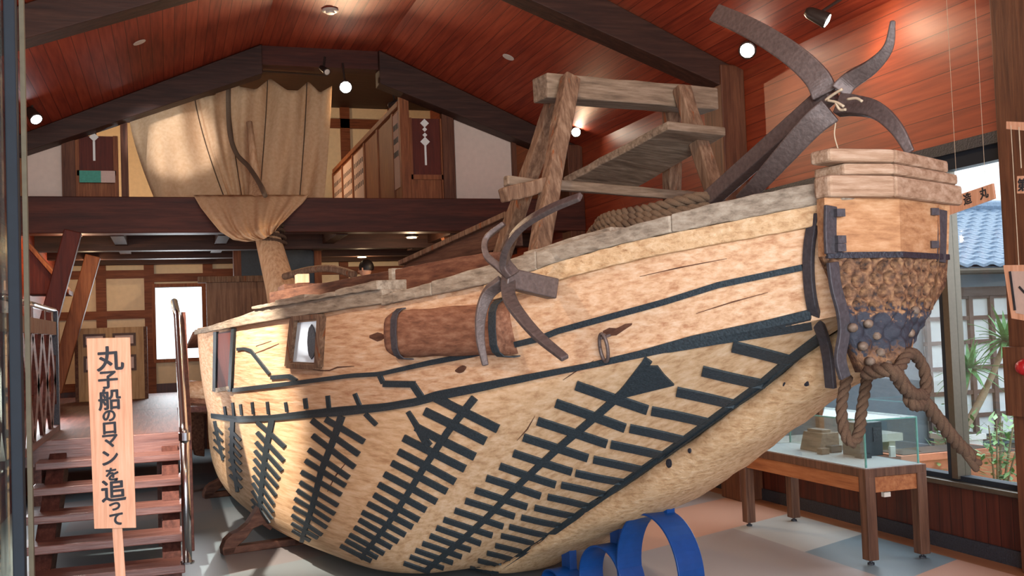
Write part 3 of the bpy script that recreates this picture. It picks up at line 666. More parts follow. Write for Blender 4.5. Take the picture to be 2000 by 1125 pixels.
B4 = [((1190, 300), (1480, 440), 8), ((1140, 362), (1420, 500), 8), ((1100, 435), (1372, 572), 7.5), ((1045, 485), (1322, 628), 7), ((1018, 548), (1282, 684), 6.5), ((985, 600), (1240, 732), 6), ((955, 652), (1192, 778), 5.8), ((927, 700), (1146, 816), 5.5), ((903, 748), (1110, 862), 5.2), ((878, 788), (1082, 898), 5), ((853, 828), (1050, 932), 4.7), ((833, 863), (1016, 962), 4.4), ((812, 898), (985, 992), 4.2), ((793, 932), (952, 1018), 4), ((772, 958), (920, 1037), 3.7), ((752, 983), (890, 1052), 3.5)]
row(k4, [(1370, 300), (1250, 450), (1130, 630), (1050, 760), (970, 880), (890, 980), (822, 1068)], [7, 6.5, 6, 5.5, 5, 4.5, 4], B4)
mb = MB(); band(mb, k4([(1062, 365), (1100, 425), (1135, 490), (1165, 520)]), [4, 5, 7, 5]); mb.build('copper_hook_patch', 'copper', boat); mb = MB(); band(mb, k4([(865, 375), (915, 425)]), 4, 4); mb.build('copper_hook_patch', 'copper', boat)
C4L = [(680, 400), (618, 404), (622, 474), (605, 540), (590, 590), (570, 642), (560, 690), (550, 727), (540, 766), (533, 805), (526, 842), (524, 880), (526, 912)]
C4R = [(858, 502), (832, 562), (812, 622), (790, 668), (770, 706), (752, 750), (736, 796), (720, 838), (702, 868), (686, 898), (664, 932), (642, 948), (612, 962)]
row(k4, [(755, 385), (715, 500), (660, 640), (620, 800), (568, 965)], [6.5, 5.5, 5, 4.5, 4], [(a, b, lerp(5.6, 2.6, i/12)) for i, (a, b) in enumerate(zip(C4L, C4R))])
D4L = [(366, 412), (362, 460), (358, 505), (355, 545), (350, 583), (348, 622), (345, 660), (342, 694), (340, 730), (340, 768), (344, 800)]
D4R = [(490, 528), (486, 592), (477, 638), (466, 675), (456, 712), (450, 752), (440, 792), (435, 832), (430, 862), (420, 880), (408, 893)]
row(k4, [(432, 405), (402, 560), (386, 700), (370, 862)], [5.5, 4.8, 4.2, 3.6], [(a, b, lerp(4, 2, i/10)) for i, (a, b) in enumerate(zip(D4L, D4R))])
row(k4, [(250, 400), (246, 560), (272, 735)], [4, 3.4, 2.8], [((236, 440+36*i), (286+i*1.0, 500+36*i), 2.6) for i in range(7)])
row(k4, [(166, 408), (184, 500), (205, 590)], [2.6, 2.4, 2], [((164, 425+34*i), (200+i*3, 470+34*i), 1.8) for i in range(4)])

# --- helpers for lengths of timber that follow the sheer
def strip_grid(s0, s1, vo, vi, zl, zh, n=24, jit=0.0, flip=False):
    mb = MB(); G = []
    for i in range(n+1):
        s = lerp(s0, s1, i/n); row_ = []
        for v, z in ((vo(s), zl(s)), (vo(s), zh(s)), (vi(s), zh(s)), (vi(s), zl(s))):
            v += random.uniform(-jit, jit); z += random.uniform(-jit, jit)
            row_.append(W(s, 2*vc(s)-v if flip else v, z))
        G.append(row_)
    mb.grid(G, True); e = n*4; mb.f += [(0, 1, 2, 3), (e, e+1, e+2, e+3)]; return mb
def onside(px, py, vf, smax=11):
    k = ray(px, py); k = k/hypot(k.x, k.y); t = 1.5
    while t < 16:
        s, v, z = tob(EYE+k*t)
        if -.4 < s < smax and v <= vf(s): return s, z
        t += .01
    return None
def curve(P, vf):
    q = sorted(filter(None, (onside(x, y, vf) for x, y in P))); xs = [a for a, b in q]; ys = [b for a, b in q]
    return (lambda s: itp(s, xs, ys)), xs[0], xs[-1]
ro = lambda s: gv(s)+.03
ri = lambda s: gv(s)-.15
rl = smooth_itp([-.05, .34, .73, 1.16, 1.48, 2.47], [2.025, 1.99, 1.95, 1.89, 1.83, 1.755])
rh = smooth_itp([-.05, .34, .72, 1.22, 1.48, 2.02, 2.46], [2.10, 2.07, 2.02, 1.955, 1.915, 1.85, 1.81])
for a, b, dz in ((-.04, .60, .004), (.605, 1.28, 0), (1.285, 2.0, .005), (2.005, 2.47, .0)):
    for fl_ in (False, True):
        strip_grid(max(a, .22) if fl_ else a, b, ro, ri, rl, lambda s: rh(s)+dz, 18, .0025, fl_).build('gunwale_plank', 'grey', boat, bevel=.006)
for a, b in ((.95, 1.45),):
    strip_grid(a, b, lambda s: gv(s)-.05, lambda s: gv(s)-.2, rh, lambda s: rh(s)+.035, 10, .004).build('gunwale_plank', 'grey', boat, bevel=.005)
# beading under the rail
m = strip_grid(.04, 1.62, lambda s: gv(s)+.024, lambda s: gv(s)-.03, lambda s: rl(s)-.078, rl, 30, .002); m.build('rubbing_strip', 'keel', boat, bevel=.004)
# eave board and aft rail
et, e0, e1 = curve([(395, 641), (430, 630), (470, 617), (506, 603), (568, 594), (767, 562)], ro)
eb, f0, f1 = curve([(395, 651), (450, 640), (500, 631), (551, 623), (641, 609), (764, 590)], ro)
for fl_ in (False, True): strip_grid(2.45, 8.9, ro, ri, eb, et, 40, .002, fl_).build('eave_board', 'grey', boat, bevel=.006)
at_, a0, a1 = curve([(510, 594), (573, 581), (652, 568), (764, 541)], lambda s: ro(s)+.02)
ab_, _, _ = curve([(506, 603), (568, 594), (767, 561)], lambda s: ro(s)+.02)
cuts = [2.46, 2.95, 3.4, 3.95, 4.5]
for a, b in zip(cuts, cuts[1:]):
    dz = random.uniform(-.012, .012)
    for fl_ in (False, True): strip_grid(a+.004, b, lambda s: ro(s)+.02, ri, ab_, lambda s: at_(s)+dz, 8, .004, fl_).build('gunwale_plank', 'grey', boat, bevel=.006)
dk, d0, d1 = curve([(526, 571), (640, 551), (764, 528)], lambda s: gv(s)-.3)
strip_grid(2.5, d1, lambda s: gv(s)-.3, lambda s: gv(s)-.5, lambda s: dk(s)-.09, dk, 16, .003).build('deck_edge', 'deckdark', boat, bevel=.006)
ct, c0, c1 = curve([(771, 526), (850, 511), (955, 492)], lambda s: gv(s)-.12)
strip_grid(c0, c1, lambda s: gv(s)-.12, lambda s: gv(s)-.2, lambda s: tz(s)-.05, ct, 12, .002).build('hatch_coaming', 'coaming', boat, bevel=.006)
strip_grid(c1-.01, c1+.03, lambda s: gv(s)-.10, lambda s: gv(s)-.22, lambda s: tz(s)-.05, lambda s: ct(s)+.006, 2).build('coaming_end', 'grey', boat, bevel=.004)
# plank on edge rising to the gallows foot
pv = .30
poly = [PV(792, 516, pv), PV(960, 438, pv), PV(1000, 420, pv), PV(1004, 480, pv), PV(778, 530, pv)]
m = MB(); m.prism(poly, BL*-.06); m.build('bulwark_plank', 'bulwark', boat, bevel=.004)
m = MB(); m.bar(PV(790, 514, pv-.02), PV(1000, 419, pv-.02), .10, .035); m.build('bulwark_cap', 'greyz', boat, bevel=.006)

# cabin door and window in the side
def quad(mb, P, off, depth=.02, n=6):
    (a, b, c, d) = P; plate(mb, [a, d], [b, c], n, off)
m = MB(); quad(m, [(427, 650), (456, 645), (448, 762), (424, 762)], .004); dr = m.build('cabin_door', 'redpanel', boat)
m = MB(); band(m, [(424, 648), (422, 764)], 3, 6, .02); band(m, [(459, 641), (452, 764)], 3, 6, .02); m.build('door_jamb', 'copper', dr)
m = MB(); band(m, [(422, 762), (452, 757)], 4, 3, .02); m.build('door_sill', 'grey', dr)
m = MB(); band(m, [(578, 622), (635, 617)], 5, 4, .035); band(m, [(633, 617), (627, 716)], 4.5, 5, .035); band(m, [(580, 622), (569, 714)], 4.5, 5, .035); band(m, [(567, 712), (629, 715)], 5, 4, .035)
wfm = m.build('cabin_window', 'greyz', boat, bevel=.004)
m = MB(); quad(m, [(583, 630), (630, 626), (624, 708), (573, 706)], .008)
t_ = NT('cabin_pane'); t_.b.inputs['Base Color'].default_value = (*lin((196, 210, 222)), 1); t_.b.inputs['Roughness'].default_value = .15  # pale colour painted in place of the sky reflected by the pane
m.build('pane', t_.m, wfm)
m = MB(); cx_, cy_ = 612, 667; ov = [(cx_+8*cos(a*pi/6), cy_+34*sin(a*pi/6)) for a in range(-3, 4)]; ov2 = [(cx_-8*cos(a*pi/6), cy_+34*sin(a*pi/6)) for a in range(-3, 4)]
plate(m, ov, ov2, 8, .014); m.build('dark_oval', 'tar', wfm)

# fender logs through the sides
def fender(sign):
    off = .07
    (s0, z0), (s1, z1) = onside(765, 653, lambda s: wv(s)+off), onside(1000, 640, lambda s: wv(s)+off)
    mb = MB(); G = []; n = 20
    for i in range(n+1):
        t = i/n; s = lerp(s1, s0, t); z = lerp(z1, z0, t); v = lerp(wv(s1), wv(s0), t)+off
        hh = .125*(1 if t < .9 else sqrt(max(.02, 1-((t-.9)/.1)**2)))*(1+.02*sin(t*19)); hv = .085*(1 if t < .9 else sqrt(max(.02, 1-((t-.9)/.1)**2)))
        G.append([W(s, (v+hv*c if sign > 0 else 2*VC-v-hv*c), z+hh*d) for c, d in [(math.copysign(abs(cos(a))**.6, cos(a)), math.copysign(abs(sin(a))**.6, sin(a))) for a in [2*pi*k/16 for k in range(16)]]])
    mb.grid(G, True); mb.f += [tuple(range(16)), tuple(range(n*16, n*16+16))]
    lg = mb.build('fender_log', 'log', boat, smooth=True)
    for tt, mt in ((.80, 'strap'), (-.01, 'copper')):
        mb = MB(); G = []
        for i in range(3):
            t = tt+i*.025; s = lerp(s1, s0, t); z = lerp(z1, z0, t); v = lerp(wv(s1), wv(s0), t)+off
            G.append([W(s, (v+.094*c if sign > 0 else 2*VC-v-.094*c), z+.136*d) for c, d in [(math.copysign(abs(cos(a))**.6, cos(a)), math.copysign(abs(sin(a))**.6, sin(a))) for a in [2*pi*k/16 for k in range(16)]]])
        mb.grid(G, True); mb.build('iron_band', mt, lg, solid=.006)
fender(1); fender(-1)

# keel log: raked stem running down under the hull

G = []; n = 18
for i in range(90):
    s = lerp(.02, 9.2, (i/89)**1.4); zt_, zb_ = kz(s)+.02, kb(s); hw = .128-vc(s)+itp(s, [0, 3, 9.2], [.0, .008, -.04])
    row_ = []
    for k in range(n):
        a = 2*pi*k/n; p = W(s, vc(s)+hw*math.copysign(abs(cos(a))**.8, cos(a)), (zt_+zb_)/2+(zt_-zb_)/2*math.copysign(abs(sin(a))**.8, sin(a))); q = jig(p, .012, 11)
        row_.append(p+BL*q*cos(a)+BZ*q*sin(a))
    G.append(row_)
m = MB(); m.grid(G, True); m.f += [tuple(range(n)), tuple(range(89*n, 90*n))]; kl = m.build('keel_log', 'keel', boat, smooth=True)
m = MB()
for x, y, r_ in ((1538, 753, 8), (1578, 747, 8), (1310, 905, 12), (1350, 880, 6)):
    p = PV(x, y, VC+.205); m.lathe(p+BL*.0, [(r_*.0019, -.01), (r_*.0019, .012), (r_*.0011, .013)], 12, BL)
m.build('peg_holes', 'tar', kl)

# --- the bow: flat V-shaped front, iron straps, nail-studded stem timber
FY = [385, 500, 560, 650, 715, 730]
def face(y0, y1, nz, nv, bumpf=None):
    vr = PS(1752, 560, -.07); vr = tob(vr)[1]; G = []
    for i in range(nz+1):
        y = lerp(y0, y1, i/nz)
        _, vl, z = tob(PS(itp(y, FY, [1610, 1613, 1640, 1655, 1682, 1688]), y, -.02)); _, vrt, _ = tob(PS(itp(y, FY, [1853, 1850, 1846, 1795, 1764, 1758]), y, .04))
        row_ = []
        for j in range(nv+1):
            u = -1+2*j/nv; vm = lerp(vl, vrt, .5)*.45+vr*.55
            if u < 0: v = lerp(vm, vl, -u); s = lerp(-.07, -.02, -u)
            else: v = lerp(vm, vrt, u); s = lerp(-.07, .04, u)
            if bumpf: s -= bumpf(v, z)
            row_.append(W(s, v, z))
        G.append(row_)
    return G
def boxed(G, back=.03):
    mb = MB(); n, c = len(G), len(G[0]); mb.grid(G); o = n*c
    ring = [j for j in range(c)]+[i*c+c-1 for i in range(1, n)]+[(n-1)*c+j for j in range(c-2, -1, -1)]+[i*c for i in range(n-2, 0, -1)]
    bk = []
    for r_ in ring:
        s, v, z = tob(mb.v[r_]); bk.append(W(back, VC+(v-VC)*.97, z))
    mb.v += bk; L = len(ring)
    mb.f += [(ring[i], ring[(i+1) % L], o+(i+1) % L, o+i) for i in range(L)]+[tuple(range(o, o+L))]; return mb
boxed(face(386, 500, 6, 24)).build('bow_panel', 'orange', boat)
studs = [(VC+random.uniform(-.33, .33), 1.40+.46*random.random()) for _ in range(0)]
rows_ = []
for i in range(9):
    z = 1.44+i*.049
    for j in range(-5, 6): rows_.append((VC+.06+(j+(i % 2)*.5)*.072+random.uniform(-.008, .008), z+random.uniform(-.008, .008)))
def bumps(v, z):
    h = 0
    for a, b in rows_:
        d = hypot(v-a, (z-b)*.9)/.034
        if d < 1: h += .046*(d*d-.5)*(1-d)*2.2 if z > 1.62 else .018*(1-d*d)
    return h+.006*sin(v*70+z*23)*sin(z*60)
t_ = NT('studded_stem'); mp = t_.coords((9, 9, 9)); nz = t_.n('ShaderNodeTexNoise'); nz.inputs['Detail'].default_value = 6; t_.l(mp, 0, nz, 0)
r_ = t_.ramp([(.3, lin((52, 36, 28))), (.5, lin((112, 78, 54))), (.72, lin((160, 120, 84)))], nz); tc = t_.n('ShaderNodeTexCoord'); sp = t_.n('ShaderNodeSeparateXYZ'); t_.l(tc, 3, sp, 0)
mz = t_.n('ShaderNodeMath', operation='MULTIPLY_ADD'); mz.inputs[1].default_value = .22; t_.l(nz, 0, mz, 0); t_.l(sp, 2, mz, 2)
tk = t_.ramp([(.0, (0, 0, 0)), (.02, (0, 0, 0))], mz)
m1 = t_.n('ShaderNodeMapRange'); m1.inputs[1].default_value = 1.745; m1.inputs[2].default_value = 1.715; t_.l(mz, 0, m1, 0)
m2 = t_.n('ShaderNodeMapRange'); m2.inputs[1].default_value = 1.575; m2.inputs[2].default_value = 1.60; t_.l(mz, 0, m2, 0)
mm = t_.n('ShaderNodeMath', operation='MULTIPLY'); t_.l(m1, 0, mm, 0); t_.l(m2, 0, mm, 1)
mx = t_.n('ShaderNodeMix', data_type='RGBA'); mx.inputs[7].default_value = (*lin((48, 50, 60)), 1); t_.l(mm, 0, mx, 0); t_.l(r_, 0, mx, 6); t_.l(mx, 2, t_.b, 'Base Color'); t_.b.inputs['Roughness'].default_value = .8; t_.bump(nz, 0, .8)
boxed(face(499, 728, 90, 90, bumps)).build('studded_stem_timber', t_.m, boat, smooth=True)
for x, y in ((1700, 632), (1732, 622), (1768, 628), (1716, 655), (1752, 662), (1782, 650), (1690, 676), (1724, 688), (1760, 690), (1704, 706), (1738, 712), (1792, 606), (1670, 640)):
    p = PS(x, y, -.062 if x < 1755 else -.04); mb = MB(); mb.lathe(p+BA*.02, [(.017, 0), (.017, -.016), (.012, -.024), (.004, -.027)], 10, BA); mb.build('nail_head', 'box', boat, smooth=True)
m = MB(); fr_ = face(499, 500, 1, 8)[0]; m.ribbon([p-BA*.004 for p in fr_], BZ, .022, .014); m.build('stem_seam', 'tar', boat)
def hw_strap(pts, wd, th, wdir, nm='iron_strap', mat='strap'):
    mb = MB(); mb.ribbon(catmull(pts, 6), wdir, wd, th); return mb.build(nm, mat, boat, bevel=.003)
def onh(x, y, o=.012):
    h = hit(x, y); return h[0]+h[1]*o if h else PV(x, y, .15)
hw_strap([onh(1594, 416), onh(1583, 480), onh(1582, 540), onh(1590, 600), onh(1606, 650, .02), PV(1617, 700, .165), PV(1623, 758, .15)], .045, .02, BA)
hw_strap([PS(1622, 402, -.03), PS(1621, 450, -.03), PS(1623, 496, -.03)], .055, .014, BL)
hw_strap([PS(1626, 512, -.04), PS(1632, 560, -.04), PS(1645, 610, -.04), PS(1648, 650, -.03), PS(1641, 700, -.02), PS(1650, 738, -.02)], .05, .016, BL)
hw_strap([PS(1839, 410, .02), PS(1838, 455, .02), PS(1836, 512, .02)], .055, .014, BL)
m = MB()
for x, y in ((1638, 416), (1640, 468), (1640, 484), (1822, 414), (1822, 478)):
    p = PS(x, y, -.045 if x < 1700 else .0); mb = MB(); mb.box(p, (.035, .03, .028)); mb.build('strap_tongue', 'strap', boat)
# nose block: chevron-fronted layers over the bow
def chevron(yl, z0, z1, xl, xr, back, nm):
    vl = tob(PS(xl, yl, -.05))[1]; vm = tob(PS(1751, yl, -.11))[1]; vr = tob(PS(xr, yl, .02))[1]
    for poly in ([(-.05, vl), (-.11, vm), (back, vm), (back, vl)], [(-.11, vm), (.02, vr), (back+.02, vr), (back, vm)]):
        mb = MB(); mb.prism([W(a, b, z0) for a, b in poly], BZ*(z1-z0)); mb.build(nm, 'nose', boat, bevel=.012)
chevron(380, 2.03, 2.11, 1622, 1881, .03, 'nose_plank')
chevron(350, 2.112, 2.155, 1650, 1872, .10, 'nose_plank')
chevron(318, 2.157, 2.207, 1622, 1853, .05, 'nose_cap')
# mooring ring
p, nn = hit(1186, 655); ringc = p+nn*.03-BZ*.045
m = MB(); pts = [ringc+BA*.028*cos(a)+BZ*.062*sin(a)+nn*.012*sin(a) for a in [2*pi*i/28 for i in range(29)]]; m.tube(pts, .008, 8); rg = m.build('mooring_ring', 'iron', boat, smooth=True)
m = MB(); m.tube([p-nn*.02+BA*.02, p+nn*.04, p-nn*.02-BA*.02], .008, 8); m.build('staple', 'iron', rg)
m = MB(); plate(m, [(1178, 646), (1190, 640), (1205, 641), (1222, 632), (1235, 631)], [(1178, 649), (1190, 656), (1204, 655), (1220, 644), (1234, 635)], 9, .002); m.build('knot_hole', 'deckdark', boat)
m = MB(); plate(m, [(889, 723), (897, 716), (905, 713), (911, 716)], [(890, 726), (897, 729), (905, 727), (911, 719)], 6, .002); plate(m, [(722, 655), (740, 648), (752, 655)], [(722, 660), (740, 668), (752, 660)], 4, .002); m.build('knot_hole', 'deckdark', boat)

# gallows frame over the fore deck
sg = 1.8
gf_b = None
def post(pts, wd, dp, nm, mat='greyz', parent=boat, j=.004):
    mb = MB(); a, b = V(pts[0]), V(pts[1]); n = 8; G = []
    d = (b-a).normalized(); sd = d.cross(BA).normalized(); up_ = d.cross(sd)
    for i in range(n+1):
        c = a.lerp(b, i/n); G.append([c+sd*(x*wd/2+random.uniform(-j, j))+up_*(y*dp/2+random.uniform(-j, j)) for x, y in ((-1, -1), (1, -1), (1, 1), (-1, 1))])
    mb.grid(G, True); mb.f += [(0, 1, 2, 3), tuple(range(n*4, n*4+4))]; return mb.build(nm, mat, parent, bevel=.008)
def deep(a, b, z): d = b-a; return a+d*((z-a.z)/d.z)
bm_ = post([PS(1054, 172, sg), PS(1386, 198, sg)], .125, .15, 'gallows_beam', 'greyx')
legs = [((1113, 152, 1.68), (1057, 470, 1.45)), ((1085, 195, 1.88), (985, 485, 2.25)), ((1330, 172, 1.70), (1392, 360, 1.5)), ((1312, 212, 1.88), (1312, 372, 1.98))]
for (x0, y0, s0), (x1, y1, s1) in legs:
    a, b = PS(x0, y0, s0), PS(x1, y1, s1); post([a, deep(a, b, 1.80)], .085, .075, 'gallows_leg')
post([PS(987, 354, 1.86), PS(1385, 386, 1.86)], .05, .05, 'cross_bar', 'greyx')
post([PS(982, 382, 1.55), PS(1066, 360, 1.55)], .07, .08, 'cleat', 'greyz')
# mast and lashings
pm = [PV(556, 600, VC), PV(548, 560, VC), PV(525, 472, VC), PV(505, 385, VC), PV(498, 355, VC)]
m = MB(); m.tube([pm[0]-BZ*.5]+pm+[PV(490, 310, VC)-BA*.1, PV(478, 245, VC)-BA*.2], [.17, .17, .16, .14, .12, .07, .045, .035], 18); mast = m.build('mast', 'mastwood', boat, smooth=True)
# stern: log ends and rudder board
for x, y, r_ in ((380, 764, .12), (378, 788, .11)):
    p = PS(x, y, 9.55); m = MB(); m.tube([p-BA*.5-BL*.12, p+BA*.05, p+BA*.25, p+BA*.30], [r_, r_, r_, r_*.6], 14); m.build('stern_log_end', 'log' if y > 770 else 'strake', boat, smooth=True)
m = MB(); m.prism([PS(x, y, 9.6) for x, y in ((370, 806), (400, 806), (400, 892), (383, 890), (373, 850))], BA*.12); m.build('rudder_board', 'coaming', boat, bevel=.01)
cr = [[(612, 722), (640, 725), (660, 717), (692, 715)], [(498, 690), (520, 682), (545, 671)], [(500, 676), (530, 666)], [(1100, 742), (1130, 722), (1160, 704)], [(1250, 540), (1330, 522), (1420, 505)], [(1360, 612), (1430, 590), (1500, 571)], [(640, 960), (655, 930), (675, 905)], [(1010, 860), (1030, 838), (1045, 812)]]
for P in cr:
    m = MB(); band(m, P, [.4]+[1.3]*(len(P)-2)+[.4], None, .0025); m.build('crack', 'deckdark', boat)
m = MB(); m.prism([W(8.6, .75, 1.66), W(10.1, .50, 1.52), W(10.1, -.68, 1.52), W(8.6, -.93, 1.66)], BZ*.05); m.build('stern_roof', 'log', boat, bevel=.01)

# ================================================================== SAIL
sail = thing('sail', 'cream canvas sail gathered and tied round the mast, hung behind the loft beam', 'sail', PY(520, 300, 12.6))
# upper sheet hangs behind the beam
tops = [(252, 228), (300, 200), (345, 188), (384, 178), (398, 190), (420, 186), (446, 150), (470, 170), (500, 175), (528, 153), (560, 176), (582, 177), (602, 159), (625, 181), (648, 168)]
bots = [(x, 405) for x in (309, 350, 400, 452, 458, 466, 476, 485, 496, 507, 545, 570, 586, 610, 632)]
seam = [0, 3, 6, 9, 12, 13]
NU, NV_ = 78, 26; G = []
for i in range(NV_+1):
    t = i/NV_; row_ = []
    for j in range(NU+1):
        u = j/NU*(len(tops)-1); a = min(int(u), len(tops)-2); f = u-a
        x0 = lerp(tops[a][0], tops[a+1][0], f); y0 = lerp(tops[a][1], tops[a+1][1], f); x1 = lerp(bots[a][0], bots[a+1][0], f); y1 = lerp(bots[a][1], bots[a+1][1], f)
        x = lerp(x0, x1, t**1.35); y = lerp(y0, y1, t)
        ph = 2*pi*u/3.0
        Y = 13.1-.55*t-.16*abs(sin(ph/2))*(1-t*.3)+.05*sin(u*2.3+t*5)+.03*sin(u*5+2*t)
        row_.append(PY(x, y, Y))
    G.append(row_)
m = MB(); m.grid(G); m.build('sail_sheet', 'cloth', sail, smooth=True, solid=.006)
m = MB()
for k in (2.9, 5.95, 8.95, 11.9):
    j = int(k/(len(tops)-1)*NU); m.tube([G[i][j]-V((0, .012, 0)) for i in range(NV_+1)], .007, 6)
m.build('seam', 'rope2', sail)
# the gathered foot in front of the beam
L_ = [(378, 381), (392, 405), (410, 428), (430, 452), (455, 468), (480, 472), (496, 470)]
R_ = [(604, 381), (590, 398), (575, 412), (560, 427), (548, 438), (541, 446), (538, 450)]
G = []; NU2, NV2 = 60, 24
for i in range(NV2+1):
    t = i/NV2; k = t*(len(L_)-1); a = min(int(k), len(L_)-2); f = k-a; row_ = []
    lx, ly = lerp(L_[a][0], L_[a+1][0], f), lerp(L_[a][1], L_[a+1][1], f); rx, ry = lerp(R_[a][0], R_[a+1][0], f), lerp(R_[a][1], R_[a+1][1], f)
    for j in range(NU2+1):
        u = j/NU2; x = lerp(lx, rx, u); y = lerp(ly, ry, u)+6*sin(pi*u)*t
        Y = lerp(11.84, 11.30, min(1, t*1.6))-.22*sin(pi*u)*(t**.5)+.055*sin(u*27+t*3+sin(u*6))*(.3+t)+.02*sin(u*63)
        row_.append(PY(x, y, Y))
    G.append(row_)
m = MB(); m.grid(G); m.build('gathered_foot', 'cloth', sail, smooth=True, solid=.006)
# head line and halyard
m = MB(); m.tube([PY(478, 137, 13.0), PY(560, 142, 12.9), PY(640, 148, 12.8)], .012, 6); tag(m.build('head_line', 'rope2', smooth=True), 'thin orange line stretched level above the sail to the unlit tubular spotlight', 'rope')
hal = catmull([PY(447, 152, 12.6), PY(446, 200, 12.55), PY(449, 260, 12.5), PY(462, 300, 12.35), PY(485, 325, 12.1), PY(505, 355, 11.6), PY(518, 382, 11.25)], 8)
m = MB(); m.tube(hal, .028, 8); tag(m.build('halyard', 'rope', smooth=True), 'dark halyard rope hanging in a curve in front of the sail', 'rope')
lash = thing('mast_lashing', 'brown rope wound round the foot of the sail on the mast', 'rope', PV(521, 455, VC))
for k, y in enumerate((447, 455, 464, 471)):
    c = PV(519+(y-447)*.22, y, VC); m = MB(); pts = [c+V((.185*cos(a), .185*sin(a), .03*cos(a+k)))for a in [2*pi*i/30 for i in range(31)]]; m.rope(pts, .022, step=.02); m.build('turn', 'rope2', lash, smooth=True)

# ================================================================== ANCHORS
def claw(mb, pts, wdir, w0, w1, t0, t1, n=8):
    P = catmull(pts, n); N = len(P); mb.ribbon(P, wdir, [lerp(w0, w1, (i/(N-1))**1.3) for i in range(N)], [lerp(t0, t1, i/(N-1)) for i in range(N)])
vb = -.08
anc = thing('grapnel_anchor', 'large four-clawed iron grapnel anchor propped upright on the bow rail', 'anchor', PV(1380, 400, vb))
C_ = (1628, 192)
def PVo(x, y, d=0): return PV(x, y, vb+d)
wA = (BZ*.8-BA*.6).normalized()
arms = [([PVo(1612, 186), PVo(1594, 150, .02), PVo(1545, 105, .05), PVo(1470, 58, .05), PVo(1396, 24, .02)], .105, .085),
        ([PVo(1640, 180), PVo(1660, 158, -.02), PVo(1705, 128, -.04), PVo(1735, 92, -.05), PVo(1744, 40, -.04)], .085, .02),
        ([PVo(1640, 205), PVo(1668, 206, .0), PVo(1712, 216, .02), PVo(1750, 250, .03), PVo(1778, 298, .02)], .09, .035),
        ([PVo(1622, 215, .02), PVo(1585, 245, .06), PVo(1530, 305, .09), PVo(1480, 360, .10), PVo(1446, 392, .08)], .11, .06)]
for i, (p, w0, w1) in enumerate(arms):
    mb = MB(); d = (p[-1]-p[0]).normalized(); wd = ray(1630, 190).cross(d).normalized()
    claw(mb, p, wd if i != 3 else wd, w0, w1, .05, .018); mb.build('claw', 'iron', anc, bevel=.006)
m = MB(); m.bar(PVo(1625, 178, -.03), PVo(1372, 402, -.02), .075, .07, up=BL); m.build('shank', 'iron', anc, bevel=.006)
tie = thing('cord_tie', 'frayed pale cord knotted round the crown of the large anchor', 'cord', PVo(1635, 200))
for P in ([(1612, 196), (1625, 186), (1645, 174)], [(1616, 196), (1634, 200), (1648, 208)], [(1655, 194), (1672, 192), (1684, 198)], [(1632, 200), (1640, 214), (1652, 214)]):
    m = MB(); m.tube(catmull([PVo(x, y, .09) for x, y in P], 5), .006, 6); m.build('strand', 'string', tie, smooth=True)
m = MB(); m.tube(catmull([PVo(1632, 240, .05), PVo(1630, 265, .05), PVo(1638, 295, .05)], 6), .003, 5); m.build('loose_end', 'string', tie, smooth=True)

p0, n0 = hit(1096, 563); v1 = tob(p0)[1]+.28
sa = thing('grapnel_anchor', 'smaller rusty four-clawed grapnel anchor hung over the side of the hull', 'anchor', PV(985, 542, v1))
Q = lambda x, y, d=0: PV(x, y, v1+d)
arms = [([Q(995, 540), Q(975, 522, .03), Q(950, 498, .06), Q(950, 466, .04), Q(985, 436, -.02)], .062, .04),
        ([Q(1002, 538), Q(986, 512, .03), Q(992, 478, .06), Q(1022, 440, .06), Q(1075, 408, .04), Q(1134, 384, .0)], .062, .035),
        ([Q(983, 549), Q(955, 572, .04), Q(940, 610, .07), Q(938, 660, .07), Q(948, 714, .05)], .06, .028),
        ([Q(993, 551), Q(994, 578, .04), Q(1010, 608, .07), Q(1050, 655, .07), Q(1104, 700, .05)], .062, .035)]
for p, w0, w1 in arms:
    mb = MB(); d = (p[-1]-p[0]).normalized(); claw(mb, p, (BL*.75+ray(1000, 540).cross(d).normalized()*.65).normalized(), w0, w1, .035, .02); mb.build('claw', 'iron', sa, bevel=.005)
m = MB(); m.bar(Q(985, 542, .02), p0+n0*.05, .06, .085, w2=.07, h2=.09); m.build('shank', 'iron', sa, bevel=.006)

# ================================================================== LOOSE THINGS ON THE BOAT
m = MB(); a, b, c, d = PV(1305, 252, -.12), PV(1418, 264, -.50), PV(1100, 362, -.0), PV(1236, 372, -.40)
G = [[p.lerp(q, i/8)+V((0, 0, random.uniform(-.003, .003))) for p, q in ((a, c), (b, d))] for i in range(9)]
vs = MB(); up3 = BZ*.045
for i in range(9): pass
m.grid([[r_[0], r_[1], r_[1]+up3, r_[0]+up3] for r_ in G], True); m.f += [(0, 1, 2, 3), (32, 33, 34, 35)]
tag(m.build('loose_plank', 'greyx', bevel=.006), 'wide grey plank lying sloped through the gallows frame above the rope coil', 'plank')
rc = W(1.32, -.12, 0); coil_z = 1.96
coil = thing('rope_coil', 'thick grey hemp rope coiled in a heap on the fore deck', 'rope', W(1.5, -.12, 1.93))
for k in range(6):
    zc_ = 1.95+.042*k; rx_, ry_ = .60-.032*k, .30-.02*k; sh = .02*sin(k*2.1)
    pts = [W(1.60+sh+rx_*cos(a), -.10+ry_*sin(a), zc_+.05*cos(a+.4)*(-.6)+.012*sin(3*a+k)) for a in [2*pi*i/60 for i in range(61)]]
    m = MB(); m.rope(pts, .030); m.build('turn', 'rope', coil, smooth=True)
